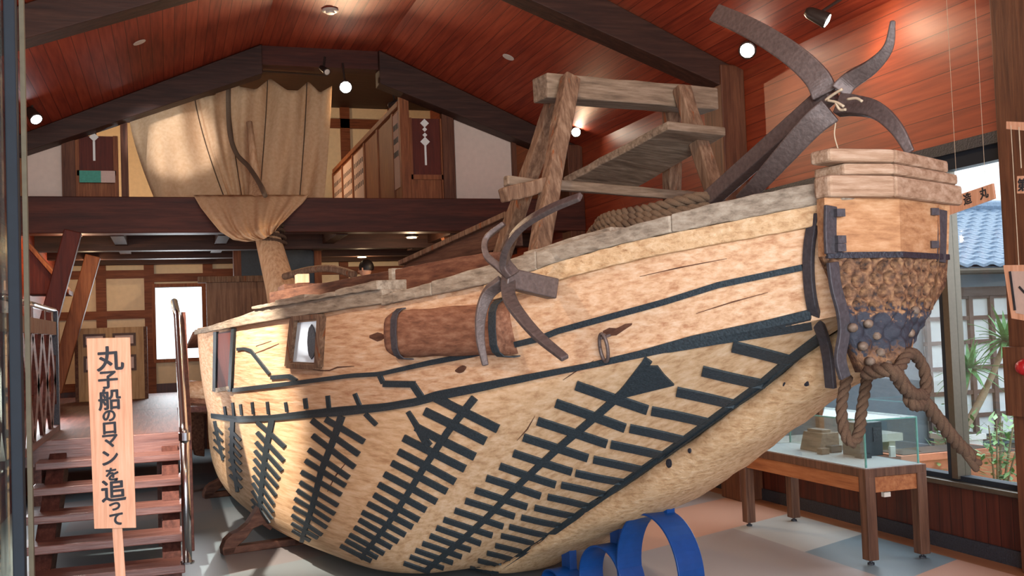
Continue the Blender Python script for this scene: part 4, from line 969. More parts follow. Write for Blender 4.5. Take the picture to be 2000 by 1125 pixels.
# painter rope knotted under the bow, one loop hanging, one tail sticking out
pr = thing('bow_rope', 'thick brown rope knotted under the bow with hanging loop and frayed tail', 'rope', PS(1740, 720, .05))
sr = .0
m = MB(); m.rope(catmull([PS(1655, 735, .12), PS(1644, 790, .1), PS(1648, 838, .08), PS(1662, 865, .06), PS(1678, 845, .06), PS(1683, 800, .08), PS(1694, 738, .1)], 10), .022); m.build('hanging_loop', 'rope2', pr, smooth=True)
m = MB(); m.rope(catmull([PS(1690, 730, -.06), PS(1735, 722, -.17), PS(1752, 735, -.17), PS(1775, 765, -.1), PS(1798, 778, -.06), PS(1822, 805, -.04), PS(1855, 848, -.02), PS(1880, 876, 0), PS(1900, 892, 0)], 10), .027); m.build('tail', 'rope2', pr, smooth=True)
m = MB(); m.rope(catmull([PS(1752, 728, -.12), PS(1775, 690, -.08), PS(1796, 705, -.04), PS(1808, 735, -.04), PS(1806, 770, -.05), PS(1790, 785, -.08), PS(1778, 768, -.11)], 10), .023); m.build('bight', 'rope2', pr, smooth=True)
m = MB(); m.rope(catmull([PS(1750, 728, -.15), PS(1762, 752, -.16), PS(1782, 770, -.13), PS(1800, 772, -.08), PS(1796, 790, -.1), PS(1780, 788, -.13), PS(1772, 770, -.1)], 10), .024); m.build('knot', 'rope2', pr, smooth=True)
for e in ((1908, 918), (1914, 905)):
    m = MB(); m.tube(catmull([PS(1880, 876, 0), PS(1892, 895, 0), PS(*e, 0)], 6), [.016]*12+[.012], 7); m.build('frayed_end', 'rope2', pr, smooth=True)
# wooden blocks and spar seen over the aft rail
p = PV(590, 545, .55); m = MB(); m.box(p, (.10, .16, .075)); tag(m.build('wooden_block', 'signwood', bevel=.006), 'small pale wooden block on the deck right of the mast foot', 'block')
m = MB(); m.box(p-V((.02, 0, .2)), (.3, .5, .3)); m.build('deck_chock', 'deckdark', boat)
m = MB(); m.tube(catmull([PV(556, 540, .0), PV(600, 528, -.1), PV(640, 524, -.15), PV(668, 529, -.2), PV(692, 537, -.25)], 8), .036, 10); m.build('bent_spar', 'greyz', boat, smooth=True)

# cradles under the hull
def cradle(s, half, hh, lab):
    base = W(s, VC, 0); t = thing('boat_cradle', lab, 'cradle', base, 'cradles under the hull'); th = .10
    m = MB(); m.prism([base+BL*half+BA*-th/2, base-BL*half+BA*-th/2, base-BL*half+BA*-th/2+BZ*.055, base+BL*half+BA*-th/2+BZ*.055], BA*th); m.build('sill', 'cradle', t, bevel=.008)
    for sg_ in (1, -1):
        pf = [(half, 0), (half+.005, .05), (half-.02, .11), (half-.07, .15), (half-.13, .17), (half-.19, .21), (half-.24, .28), (half-.28, .33), (half-.40, hh), (half-.62, hh), (half-.62, .20), (half-.5, .23), (half-.42, .2), (half-.36, .14), (half-.3, .19), (half-.23, .17), (half-.17, .10), (half-.1, .05), (half-.08, 0)]
        pts = [base+BL*(sg_*v)+BZ*z-BA*th/2 for v, z in pf]
        m = MB(); m.prism(pts, BA*th); m.build('scroll_bracket', 'cradle', t, bevel=.006)
    m = MB(); m.prism([base+BL*(half-.55)-BA*th/2, base-BL*(half-.55)-BA*th/2, base-BL*(half-.55)-BA*th/2+BZ*.07, base+BL*(half-.55)-BA*th/2+BZ*.07], BA*th); m.build('bolster', 'cradle', t)
cradle(5.2, 1.40, .30, 'dark scroll-footed wooden cradle under the middle of the hull')
cradle(8.1, .88, .34, 'dark scroll-footed wooden cradle under the stern')

# blue steel hoops carrying the stem
def hoop(px, py, wpx, lab, pxr):
    vq = VC+.08; top = PV(px, py, vq); s, v, z = tob(top); half = abs(tob(PV(pxr, 1125, vq))[0]-s); zc_ = z/2
    # ellipse through the measured half width at the frame edge
    zz = PV(pxr, 1125, vq).z; k = sqrt(max(.05, 1-((zz-zc_)/zc_)**2)); rs = min(half/k, {1330: .27, 1216: .21}.get(pxr, .11))
    t = thing('steel_hoop', lab, 'support', W(s, VC, 0), 'blue hoops under the stem'); m = MB(); G = []
    for i in range(65):
        a = 2*pi*i/64; o = [W(s+(rs-q)*cos(a), VC+w_, zc_+(zc_-q)*sin(a)) for q, w_ in ((0, .08), (0, -.08), (.012, -.08), (.012, .08))]; G.append(o)
    m.grid(G, True); m.build('hoop', 'blue', t, bevel=.002)
    zk_ = kb(s)
    m = MB(); m.prism([W(s-.05, VC-.03, z-.01), W(s+.04, VC-.03, z-.01), W(s+.04, VC-.03, kb(s+.04)+.03), W(s-.05, VC-.03, kb(s-.05)+.03)], BL*-.05); m.build('bearing_plate', 'blue', t)
hoop(1258, 1003, 0, 'tallest blue flat-steel hoop under the stem of the boat', 1330)
hoop(1168, 1066, 0, 'middle blue flat-steel hoop behind the tallest hoop', 1216)
hoop(1074, 1112, 0, 'lowest blue flat-steel hoop just showing at the bottom edge', 1096)

# ================================================================== STAIRS, PLATFORM AND RAILINGS
sx0, sx1 = -.95, .06
stairs = thing('staircase', 'brown open-riser wooden stairs leading up to the viewing platform', 'stairs', (-.45, 7.3, 0))
for k in range(5):
    y, z = 7.0+.30*k, .17+.148*k
    m = MB(); m.span((sx0, y, z-.055), (sx1, y+.30, z)); m.build('tread', 'stairs', stairs, bevel=.006)
for x in (-.88, -.08):
    m = MB(); m.prism([(x, 7.12, 0), (x, 7.35, 0), (x, 8.58, .62), (x, 8.58, .84), (x, 8.30, .72), (x, 7.12, .10)], (.12, 0, 0)); m.build('stringer', 'stairs_y', stairs, bevel=.005)
plat = thing('viewing_platform', 'brown boarded platform at the head of the stairs beside the stern', 'platform', (-.45, 10, 0))
m = MB(); m.span((-1.48, 8.5, .84), (sx1+.0, 11.6, .90)); m.build('deck_boards', 'stairs_y', plat, bevel=.004)
m = MB(); m.span((sx0-.5, 8.48, .70), (sx1+.02, 8.56, .898)); m.build('fascia', 'stairs', plat, bevel=.006)
for x in (-1.38, -.12):
    for y in (8.62, 11.4):
        m = MB(); m.span((x, y, 0), (x+.12, y+.12, .84)); m.build('leg', 'stairs_y', plat)
m = MB(); m.span((-1.48, 11.6, .84), (4.2, 15.2, .90)); m.build('rear_walkway', 'stairs_y', plat)
for x in (.9, 2.4, 4.0):
    m = MB(); m.span((x, 14.6, 0), (x+.12, 14.72, .84)); m.build('leg', 'stairs_y', plat)
m = MB(); m.span((sx0-.04, 7.1, .84), (sx0-.02, 7.1, .9)) if False else m.span((-1.48, 5.2, .84), (sx0-.02, 8.5, .90)); m.build('side_walkway', 'stairs_y', plat)
for y in (5.4, 7.4):
    m = MB(); m.span((-1.36, y, 0), (-1.24, y+.12, .84)); m.build('leg', 'stairs_y', plat)

hr = thing('handrail', 'steel handrail rising beside the right edge of the stairs', 'handrail', (.05, 7.05, .15))
pb = V((.075, 7.03, .17)); pt = V((.075, 7.05, .99)); pe_ = PX(342, 577, .04); pe_ = V((.04, pe_.y if 8 < pe_.y < 10 else 8.7, 1.93))
m = MB(); m.tube([pb, pt], .030, 14); m.build('newel', 'chrome', hr, smooth=True)
m = MB(); m.tube([pt, V((.072, 7.15, 1.05)), V((.06, 8.45, 1.80)), pe_], .028, 14); m.build('rail', 'chrome', hr, smooth=True)
m = MB(); m.lathe(pt-V((0, 0, .03)), [(.036, 0), (.036, .05)], 16); m.build('collar', 'chrome', hr); m = MB(); m.lathe(pb, [(.045, 0), (.045, .012)], 16); m.build('base_flange', 'chrome', hr)
m = MB(); m.prism([(.09, 7.25, .20), (.09, 8.75, .92), (.09, 8.75, 1.84), (.09, 8.6, 1.84), (.09, 7.25, 1.04)], (.035, 0, 0)); m.build('side_board', 'stairs_y', hr, bevel=.004)

rl_ = thing('lattice_railing', 'brown diamond-lattice railing with steel top bar left of the stairs', 'railing', (-.92, 8.2, .9))
xr = -.92
m = MB(); m.tube([(xr, 6.6, 1.905), (xr, 9.42, 1.905)], .022, 12); m.build('top_bar', 'chrome', rl_, smooth=True)
m = MB(); m.span((xr-.02, 6.6, 1.70), (xr+.02, 9.38, 1.81)); m.build('rail_board', 'greyz', rl_, bevel=.004)
for y in (7.0, 7.9, 8.7, 9.2):
    m = MB(); m.tube([(xr, y, 1.8), (xr, y, 1.9)], .013, 8); m.build('bracket', 'chrome', rl_)
m = MB()
for k in range(6):
    y = 6.2+.56*k
    for a, b in ((y, y+.56), (y+.56, y)): m.bar((xr, a, .95), (xr, b, 1.70), .115, .022, up=(1, 0, 0))
m.build('diamond_lattice', 'stairs_y', rl_)
m = MB(); m.span((xr-.03, 6.6, .90), (xr+.03, 9.38, .95)); m.build('bottom_rail', 'stairs_y', rl_)
m = MB(); m.span((xr-.03, 9.36, .9), (xr+.03, 9.42, 1.9)); m.build('post', 'tar', rl_)
# loose board lying on the platform edge
a, b = PZ(46, 828, .925), PZ(112, 795, .925)
# timber screen and cabinet standing on the rear walkway
c0_, c1_ = PY(402, 545, 13.9), PY(512, 545, 13.9)
ts = thing('timber_screen', 'brown vertical-board screen standing behind the stern, right of the bright window', 'screen', ((c0_.x+c1_.x)/2, 13.9, .9))
m = MB(); m.span((c0_.x, 13.88, .9), (c1_.x+.25, 13.93, c0_.z-.05)); m.build('boards', 'screen', ts)
m = MB(); m.span((c0_.x-.1, 13.84, c0_.z-.05), (c1_.x+.35, 13.97, c0_.z+.03)); m.build('top_rail', 'greyz', ts, bevel=.006)
fx0, fx1 = PY(150, 700, 13.9).x, PY(285, 700, 13.9).x; fz = PY(215, 640, 13.9).z
fd = thing('folding_screen', 'tan framed display cabinet with dark inset panes against the back wall, behind the sign', 'cabinet', ((fx0+fx1)/2, 13.9, .9))
m = MB(); m.span((fx0, 13.86, .9), (fx1, 13.96, fz)); m.build('body', 'tan', fd, bevel=.006)
for a, b in ((.10, .42), (.52, .86)):
    for z0_, z1_ in ((.74, .92), (.40, .62)):
        xx0, xx1 = lerp(fx0, fx1, a), lerp(fx0, fx1, b); za, zb2 = lerp(.9, fz, z0_), lerp(.9, fz, z1_)
        m = MB(); m.span((xx0, 13.845, za), (xx1, 13.87, zb2)); fr = m.build('pane_frame', 'lattice', fd)
        m = MB(); m.span((xx0+.03, 13.84, za+.03), (xx1-.03, 13.85, zb2-.03)); m.build('pane', 'paper', fr)
for x in (fx0, fx1):
    m = MB(); m.span((x-.02, 13.84, .9), (x+.02, 13.97, fz)); m.build('stile', 'deckdark', fd)
# boat-shaped red wood model on the left
p0_ = PY(40, 470, 13.4)
m = MB(); a, b, c, d = PY(50, 478, 12.3), PY(135, 575, 12.3), PY(50, 575, 12.3), PY(50, 588, 12.3)
m.prism([a, b, c], (0, .5, .0)); md = tag(m.build('prow_model', 'redpanel', bevel=.01), 'red-brown wooden prow shape hanging at the far left under the loft', 'prow')
m = MB(); yo = V((0, .25, 0)); m.prism([a+V((0, -.02, 0)), b+V((0, -.02, 0)), b+V((0, -.02, .05)), a+V((0, -.02, .05))], (0, .54, 0)); m.build('prow_edge', 'trim', md)
# dark cupboard fronts between mast and stern, under the loft
m = MB(); q0, q1 = PY(462, 475, 14.4), PY(620, 520, 14.4); m.span((q0.x, 14.4, .9), (q1.x, 14.5, q0.z)); tg = tag(m.build('cupboard', 'deckdark'), 'dark glazed cupboard under the loft behind the mast', 'cupboard')
m = MB(); m.span((q0.x+.05, 14.38, 2.2), (q1.x-.05, 14.40, q0.z-.06)); m.build('glass_front', 'darkbox', tg)
for x in (q0.x, q1.x):
    m = MB(); m.span((x-.05, 14.34, .9), (x+.05, 14.5, q0.z)); m.build('stile', 'trim' if x == q1.x else 'post', tg)

# person behind the boat: only the dark hair shows over the deck edge
def person(P, face_dir):
    base = V((P.x, P.y, .9)); h = P.z-.9; t = thing('person', 'dark-haired person standing behind the boat, only the top of the head showing', 'person', base)
    f = V(face_dir).normalized(); sd = V((0, 0, 1)).cross(f); k = h/7.6
    def P3(a, b, c): return base+sd*a*k+f*b*k+V((0, 0, c*k))
    def ell(mb, c, rx, ry, rz, n=16, nn_=10, cut=-1):
        G = []
        for i in range(nn_+1):
            th = pi*i/nn_-pi/2
            if sin(th) < cut: continue
            G.append([c+sd*rx*cos(th)*cos(a)+f*ry*cos(th)*sin(a)+V((0, 0, rz*sin(th))) for a in [2*pi*j/n for j in range(n)]])
        mb.grid(G, True)
    prof = [(0.30, .22, 3.4), (.72, .42, 3.5), (.78, .46, 4.2), (.68, .42, 4.8), (.86, .48, 5.6), (.92, .44, 6.0), (.70, .36, 6.25), (.26, .26, 6.4), (.24, .25, 6.6)]
    m = MB(); m.grid([[P3(rx*cos(a), ry*sin(a), z) for a in [2*pi*j/20 for j in range(20)]] for rx, ry, z in prof], True)
    ell(m, P3(0, .05, 7.05), .33*k, .40*k, .52*k); m.tube([P3(0, .42, 6.98), P3(0, .50, 6.9)], [.05*k, .07*k], 8)
    for s_ in (-1, 1): m.tube([P3(.34*s_, 0, 7.1), P3(.36*s_, .02, 6.9)], .07*k, 8)
    for s_ in (-1, 1):
        m.tube([P3(.38*s_, 0, 3.6), P3(.36*s_, .02, 2.0), P3(.34*s_, -.02, .25), P3(.34*s_, .05, .1)], [.36*k, .25*k, .16*k, .15*k], 12); m.tube([P3(.34*s_, -.1, .12), P3(.36*s_, .7, .1)], [.17*k, .13*k], 10)
        m.tube([P3(.88*s_, 0, 5.9), P3(1.02*s_, -.05, 4.7), P3(.98*s_, .2, 3.6), P3(.96*s_, .3, 3.2)], [.23*k, .19*k, .14*k, .15*k], 10)
    m.build('body', 'skin', t, smooth=True)
    m = MB(); ell(m, P3(0, -.04, 7.12), .40*k, .47*k, .50*k, cut=-.35); m.build('hair', 'hair', t, smooth=True)
    m = MB(); m.grid([[P3(rx*1.08*cos(a), ry*1.12*sin(a), z) for a in [2*pi*j/20 for j in range(20)]] for rx, ry, z in [(.85, .55, 2.9)]+prof[1:7]], True)
    for s_ in (-1, 1): m.tube([P3(.88*s_, 0, 5.9), P3(1.02*s_, -.05, 4.7), P3(.98*s_, .2, 3.5)], [.27*k, .23*k, .18*k], 10)
    m.build('coat', 'coat', t, smooth=True)
    m = MB()
    for s_ in (-1, 1): m.tube([P3(.38*s_, 0, 3.6), P3(.36*s_, .02, 2.0), P3(.34*s_, -.02, .25)], [.42*k, .3*k, .22*k], 12)
    m.build('trousers', 'coat', t, smooth=True)
person(PY(714, 507, 13.3), (-.75, .65, 0))

# ================================================================== SIGN ON A STAKE
sy = 5.0
sb = thing('sign_board', 'tall pale wooden sign on a stake with brushed Japanese writing in front of the stairs', 'sign', (PY(232, 1120, sy).x, sy, 0))
c1, c2, c3, c4 = PY(169, 661, sy), PY(254, 659, sy), PY(266, 1031, sy), PY(184, 1033, sy)
m = MB(); m.prism([c4, c3, c2, c1], (0, .02, 0)); m.build('board', 'signwood', sb, bevel=.002)
m = MB(); q = PY(221, 1010, sy+.02); q2 = PY(233, 1122, sy+.02); m.bar(q+V((0, .012, .3)), V((q2.x+.03, sy+.032, 0)), .042, .02, up=(0, 1, 0)); m.build('stake', 'signwood', sb)
m = MB(); m.box((q2.x+.03, sy+.05, .02), (.3, .3, .04)); m.build('foot', 'signwood', sb)
ud = (c1-c4).normalized(); xd = (c2-c1).normalized()
for ch, px, py, sz in (('丸', 215, 700, .118), ('子', 211, 742, .088), ('船', 214, 780, .10), ('の', 213, 812, .062), ('ロ', 214, 836, .072), ('マ', 215, 861, .074), ('ン', 215, 894, .082), ('を', 219, 926, .064), ('追', 222, 957, .108), ('っ', 224, 989, .062), ('て', 227, 1014, .066)):
    txt(ch, 'brushed_character', 'ink', sb, PY(px, py, sy-.002), xd+V((0, 0, .05)), ud, sz, .001, bold=.0026)

# ================================================================== DISPLAY TABLE AND CASE
tx0, tx1, ty0, ty1, tzp = 4.22, 4.70, 5.58, 7.12, .62
tbl = thing('display_table', 'brown wooden display table with pale grey top beside the window', 'table', ((tx0+tx1)/2, (ty0+ty1)/2, 0))
m = MB(); m.span((tx0+.02, ty0+.02, tzp-.012), (tx1-.02, ty1-.02, tzp)); m.build('table_top', 'tabletop', tbl)
m = MB()
for a, b in (((tx0, ty0, tzp-.06), (tx0+.03, ty1, tzp-.004)), ((tx1-.03, ty0, tzp-.06), (tx1, ty1, tzp-.004)), ((tx0+.03, ty0, tzp-.06), (tx1-.03, ty0+.03, tzp-.004)), ((tx0+.03, ty1-.03, tzp-.06), (tx1-.03, ty1, tzp-.004))): m.span(a, b)
m.build('rim', 'tablewood', tbl, bevel=.004)
for a, b in (((tx0+.012, ty0+.03, tzp-.16), (tx0+.03, ty1-.03, tzp-.06)), ((tx1-.03, ty0+.03, tzp-.16), (tx1-.012, ty1-.03, tzp-.06)), ((tx0+.03, ty0+.012, tzp-.16), (tx1-.03, ty0+.03, tzp-.06)), ((tx0+.03, ty1-.03, tzp-.16), (tx1-.03, ty1-.012, tzp-.06))):
    m = MB(); m.span(a, b); m.build('apron', 'apron', tbl)
for x in (tx0, tx1-.075):
    for y in (ty0, ty1-.075):
        m = MB(); m.span((x, y, .03), (x+.075, y+.075, tzp-.055)); lg = m.build('leg', 'tablewood', tbl, bevel=.005)
        m = MB(); m.lathe((x+.037, y+.037, 0), [(.022, 0), (.022, .012), (.01, .014), (.01, .03)], 12); m.build('leveller', 'tar', lg)
m = MB(); m.box(((tx0+tx1)/2-.05, ty0+.05, tzp-.185), (.05, .03, .03)); m.build('catch', 'slot', tbl)
gc = thing('glass_case', 'frameless glass showcase on top of the display table', 'showcase', ((tx0+tx1)/2, (ty0+ty1)/2, tzp)); gt = .92; g = .008
gx0, gx1, gy0, gy1 = tx0+.03, tx1-.03, ty0+.03, ty1-.03
for a, b in (((gx0, gy0, tzp), (gx1, gy0+g, gt)), ((gx0, gy1-g, tzp), (gx1, gy1, gt)), ((gx0, gy0, tzp), (gx0+g, gy1, gt)), ((gx1-g, gy0, tzp), (gx1, gy1, gt)), ((gx0, gy0, gt), (gx1, gy1, gt+g))):
    m = MB(); m.span(a, b); m.build('pane', 'caseglass', gc)
m = MB()
M['edge'] = plain('green_glass_edge', (96, 150, 140), .2)
for x in (gx0, gx1-g):
    for y in (gy0, gy1-g): m.span((x-.001, y-.001, tzp), (x+g+.001, y+g+.001, gt))
for a, b in (((gx0, gy0-.001, gt-.001), (gx1, gy0+g, gt+g)), ((gx0, gy1-g, gt-.001), (gx1, gy1+.001, gt+g)), ((gx0-.001, gy0, gt-.001), (gx0+g, gy1, gt+g)), ((gx1-g, gy0, gt-.001), (gx1+.001, gy1, gt+g))): m.span(a, b)
m.build('edge_strip', 'edge', gc)
def tabpt(x, y): return PZ(x, y, tzp)
p = tabpt(1597, 880); bx = thing('wooden_box', 'brown wooden box with sloped left side in the glass case', 'box', p)
m = MB(); x, y = p.x, p.y; m.prism([(x-.06, y-.10, tzp), (x+.12, y-.10, tzp), (x+.12, y-.10, tzp+.135), (x-.02, y-.10, tzp+.135)], (0, .24, 0)); m.build('body', 'box', bx, bevel=.004)
m = MB(); m.span((x-.0, y-.06, tzp+.135), (x+.08, y+.12, tzp+.155)); m.build('lid', 'box', bx, bevel=.003)
p = tabpt(1700, 893); x, y = p.x+.02, p.y+.12; db = thing('instrument_case', 'tall dark blue-black case standing in the glass case near the corner', 'case', (x, y, tzp))
m = MB(); m.span((x-.07, y-.08, tzp), (x+.12, y+.12, tzp+.235)); m.build('body', 'darkbox', db, bevel=.004)
m = MB(); m.span((x+.04, y-.086, tzp+.10), (x+.105, y-.08, tzp+.2)); m.build('window_panel', 'tar', db)
m = MB(); m.span((x-.12, y-.16, tzp), (x-.04, y-.08, tzp+.03)); m.build('front_foot', 'darkbox', db)
p = tabpt(1608, 887); m = MB(); m.box(p+V((0, 0, .022)), (.065, .06, .044)); tag(m.build('small_box', 'box', bevel=.003), 'small brown box in the glass case in front of the sloped wooden box', 'box')
p = tabpt(1632, 884); m = MB(); m.box(p+V((0, .02, .026)), (.09, .07, .05)); tag(m.build('small_box', 'darkbox', bevel=.003), 'small dark blue box in the glass case beside the small brown box', 'box')
p = tabpt(1745, 893); m = MB(); m.prism([p+V((-.022, 0, 0)), p+V((.022, 0, 0)), p+V((.022, .0, .075)), p+V((-.022, .0, .075))], (0, .02, 0)); tag(m.build('label_card', 'white', bevel=.002), 'small white upright card beside the tall dark case', 'card')
p = tabpt(1512, 868); m = MB(); m.box(p+V((-.02, .1, .055)), (.12, .14, .11)); tag(m.build('wooden_box', 'darkbox', bevel=.004), 'dark box at the far end of the glass case, half hidden by the stem', 'box')

# ================================================================== HANGING BOARDS BY THE WINDOW
def hangboard(Pq, depth, mat, lab, lines=None, nm='hanging_sign'):
    ps = [V(p) for p in Pq]; c = sum(ps, V((0, 0, 0)))/4; t = thing(nm, lab, 'sign', c); n_ = (ps[1]-ps[0]).cross(ps[2]-ps[1]).normalized()
    if n_.dot(ray(1900, 400)) < 0: n_ = -n_
    m = MB(); m.prism(ps, n_*depth); m.build('board', mat, t, bevel=.002); return t, c, n_
xq = 4.55
Pq = [PX(1853, 420, xq), PX(1942, 388, xq-.03), PX(1938, 358, xq-.03), PX(1849, 388, xq)]
t, c, n_ = hangboard(Pq, .015, 'signwood', 'small slanted wooden sign hanging by cords beside the nose of the bow')
xd = (Pq[1]-Pq[0]).normalized(); yd = (Pq[3]-Pq[0]).normalized()
for ch, px, py in (('丸', 1922, 377), ('造', 1890, 388)):
    q = PX(px, py, lerp(xq, xq-.03, (px-1853)/89))-n_*.002; txt(ch, 'written_character', 'ink', t, q, xd, yd, .072, .001, bold=.002)
m = MB(); q = PX(1925, 364, xq-.025); m.tube([q, V((q.x, q.y, zc(q.x)))], .0012, 5); q = PX(1870, 384, xq-.01); m.tube([q, V((q.x, q.y, zc(q.x)))], .0012, 5); m.build('cord', 'string', t)
xq = 4.3
Pq = [PX(1975, 622, xq), PX(2080, 640, xq), PX(2070, 516, xq), PX(1959, 518, xq)]
t, c, n_ = hangboard(Pq, .02, 'signwood', 'framed white notice at the right edge hanging in front of the post')
ins = [c+(p-c)*.78-n_*.003 for p in Pq]; m = MB(); m.prism(ins, n_*.003); m.build('notice', 'paper', t)
m = MB(); a, b = PX(1974, 530, xq)-n_*.006, PX(1984, 606, xq)-n_*.006; m.bar(a, b, .014, .003, up=n_); m.bar(PX(1992, 560, xq)-n_*.006, PX(2003, 572, xq)-n_*.006, .012, .003, up=n_); m.build('written_stroke', 'ink', t)
m = MB(); q = PX(1990, 518, xq); m.tube([q, q+V((0, 0, .75))], .002, 5); m.build('cord', 'string', t)
Pq = [PX(1965, 252, xq), PX(2080, 262, xq), PX(2080, 242, xq), PX(1965, 237, xq)]
t, c, n_ = hangboard(Pq, .05, 'signwood', 'pale wooden bar at the upper right edge', nm='hanging_bar')
m = MB(); q = PX(1990, 248, xq); m.tube([q-V((0, 0, .22)), q], .003, 5); q = c; m.tube([q, V((q.x, q.y, zc(q.x)))], .003, 5); m.build('cord', 'string', t)
Pq = [PX(1986, 378, xq), PX(2070, 378, xq), PX(2070, 340, xq), PX(1986, 344, xq)]
t, c, n_ = hangboard(Pq, .02, 'signwood', 'small wooden sign cut by the right edge below the pale bar')
txt('第', 'written_character', 'ink', t, PX(1998, 361, xq)-n_*.003, (Pq[1]-Pq[0]), (Pq[3]-Pq[0]), .07, .001, bold=.002)
# red fire alarm lamp on the post
p = PX(2004, 717, 4.85); t = thing('alarm_lamp', 'round red alarm lamp on the right-hand window post', 'lamp', p)
M['red'] = plain('red_lamp', (168, 24, 30), .3); m = MB(); m.lathe(p, [(.05, 0), (.05, -.02), (.035, -.05), (.012, -.06)], 16, (1, 0, 0)); m.build('dome', 'red', t, smooth=True)
m = MB(); m.span((4.85, 5.0-.12, p.z-.3), (4.9, 5.03, p.z+.12)); m.build('mount', 'post', t)

# near glass partition at the far left
pg = thing('glass_partition', 'glass panel with blue-grey metal edge at the far left, close to the camera', 'partition', (-.33, 2.5, 0))
pa, pb2 = PY(29, 560, 2.5), PY(-20, 560, 2.45)
m = MB(); m.span((pa.x-.013, 2.49, 0), (pa.x+.011, 2.53, 3.2)); m.build('edge_frame', 'mullion', pg, bevel=.003)
m = MB(); m.span((pa.x+.012, 2.55, 0), (pa.x+.022, 2.57, 3.2)); M['reflection'] = plain('reflection_tone', (92, 84, 66), .8); m.build('edge_reflection', 'reflection', pg)  # coloured strip stands in for a reflection beside the glass edge
m = MB(); m.prism([(pa.x-.012, 2.51, 0), (pa.x-.07, 1.2, 0), (pa.x-.075, 1.2, 0), (pa.x-.02, 2.515, 0)], (0, 0, 3.2)); m.build('pane', 'sideglass', pg)

# ================================================================== OUTSIDE THE WINDOW
m = MB(); m.span((RX+.13, -3, -.2), (16, 24, -.05)); tag(m.build('ground', 'soil'), kind='structure')
gr = MB()
for i in range(2600):
    x, y = random.uniform(5.3, 8.6), random.uniform(4.6, 9.4); hgt = random.uniform(.06, .16); a = random.uniform(0, 2*pi); q = V((cos(a), sin(a), 0))*.012; tl = V((random.uniform(-.05, .05), random.uniform(-.05, .05), hgt))
    b = V((x, y, -.05)); gr.add([b-q, b+q, b+tl], [(0, 1, 2)])
gr.add([(5.2, 4, -.045), (9, 4, -.045), (9, 10, -.045), (5.2, 10, -.045)], [(0, 1, 2, 3)])
tag(gr.build('grass', 'grass'), 'short rough grass outside the window', 'grass', kind='stuff')
hy = 10.2
hx0, hx1 = 5.9, 12.5
hs = thing('neighbour_house', 'tile-roofed house with a lattice-window front outside the window', 'house', (8.5, hy, 0))
e0_ = PY(1900, 527, hy-.5).z; top_ = PY(1900, 575, hy).z; r0_ = PY(1930, 408, hy+2.2).z
lx0 = PY(1806, 600, hy).x
m = MB(); m.span((hx0, hy+.05, -.1), (hx1, hy+.2, e0_)); m.build('wall', 'facade', hs)
m = MB(); m.span((lx0, hy+.0, .1), (hx1, hy+.05, top_)); sh = m.build('lattice_window', 'shoji', hs)
mb = MB(); xs = [PY(x, 640, hy).x for x in (1810, 1848, 1897, 1940, 1990)]; dx = xs[2]-xs[1]
x = lx0
while x < hx1: mb.span((x-.03, hy-.05, .1), (x+.03, hy, top_)); x += dx*.86
for y in (580, 621, 668, 718, 766, 812, 858): z = PY(1890, y, hy).z; mb.span((lx0-.05, hy-.04, z-.025), (hx1, hy+.0, z+.025))
mb.build('lattice', 'lattice', sh)
m = MB(); m.span((lx0-.1, hy-.08, top_-.02), (hx1, hy+.05, top_+.09)); m.build('lintel', 'lattice', hs)
m = MB(); m.span((hx0, hy-.06, top_+.09), (hx1, hy+.05, e0_)); m.build('frieze', 'facade', hs)
m = MB(); m.tube([(hx0-.3, hy-.55, e0_-.01), (hx1, hy-.55, e0_-.01)], .05, 10); m.build('gutter', 'alu', hs)
rf = MB(); ny, nx = 13, 30; yA, yB = hy-.6, hy+2.4; zA, zB = e0_+.04, r0_
for i in range(ny):
    for j in range(nx):
        x = hx0-.3+j*.24+(0); y = lerp(yA, yB, i/ny); z = lerp(zA, zB, i/ny); y2 = lerp(yA, yB, (i+1.15)/ny); z2 = lerp(zA, zB, (i+1.0)/ny)
        G = [[V((x+.24*k/5, yy, zz+.035*(1+cos(2*pi*k/5+.6))/2)) for k in range(6)] for yy, zz in ((y, z-.015), (y, z+.02), (y2, z2+.01))]
        rf.grid(G)
rf.add([(hx0-.3, yA, zA-.02), (hx1, yA, zA-.02), (hx1, yB, zB-.02), (hx0-.3, yB, zB-.02)], [(0, 1, 2, 3)])
rf.build('tiled_roof', 'tile', hs)
m = MB(); m.tube([(hx0-.3, yB, zB+.06), (hx1, yB, zB+.06)], .10, 10); m.build('ridge', 'tile', hs)
for x in (6.4, 7.1):
    m = MB(); m.span((x, hy-.03, 0), (x+.06, hy+.06, e0_-.3)); m.build('batten', 'apron', hs)
m = MB(); m.span((5.6, 9.0, .28), (7.3, 9.5, .36)); bn = tag(m.build('bench', 'white'), 'white bench outside, seen through the top of the glass case', 'bench')
for x in (5.7, 7.2):
    m = MB(); m.span((x-.04, 9.05, -.05), (x+.04, 9.45, .28)); m.build('leg', 'white', bn)
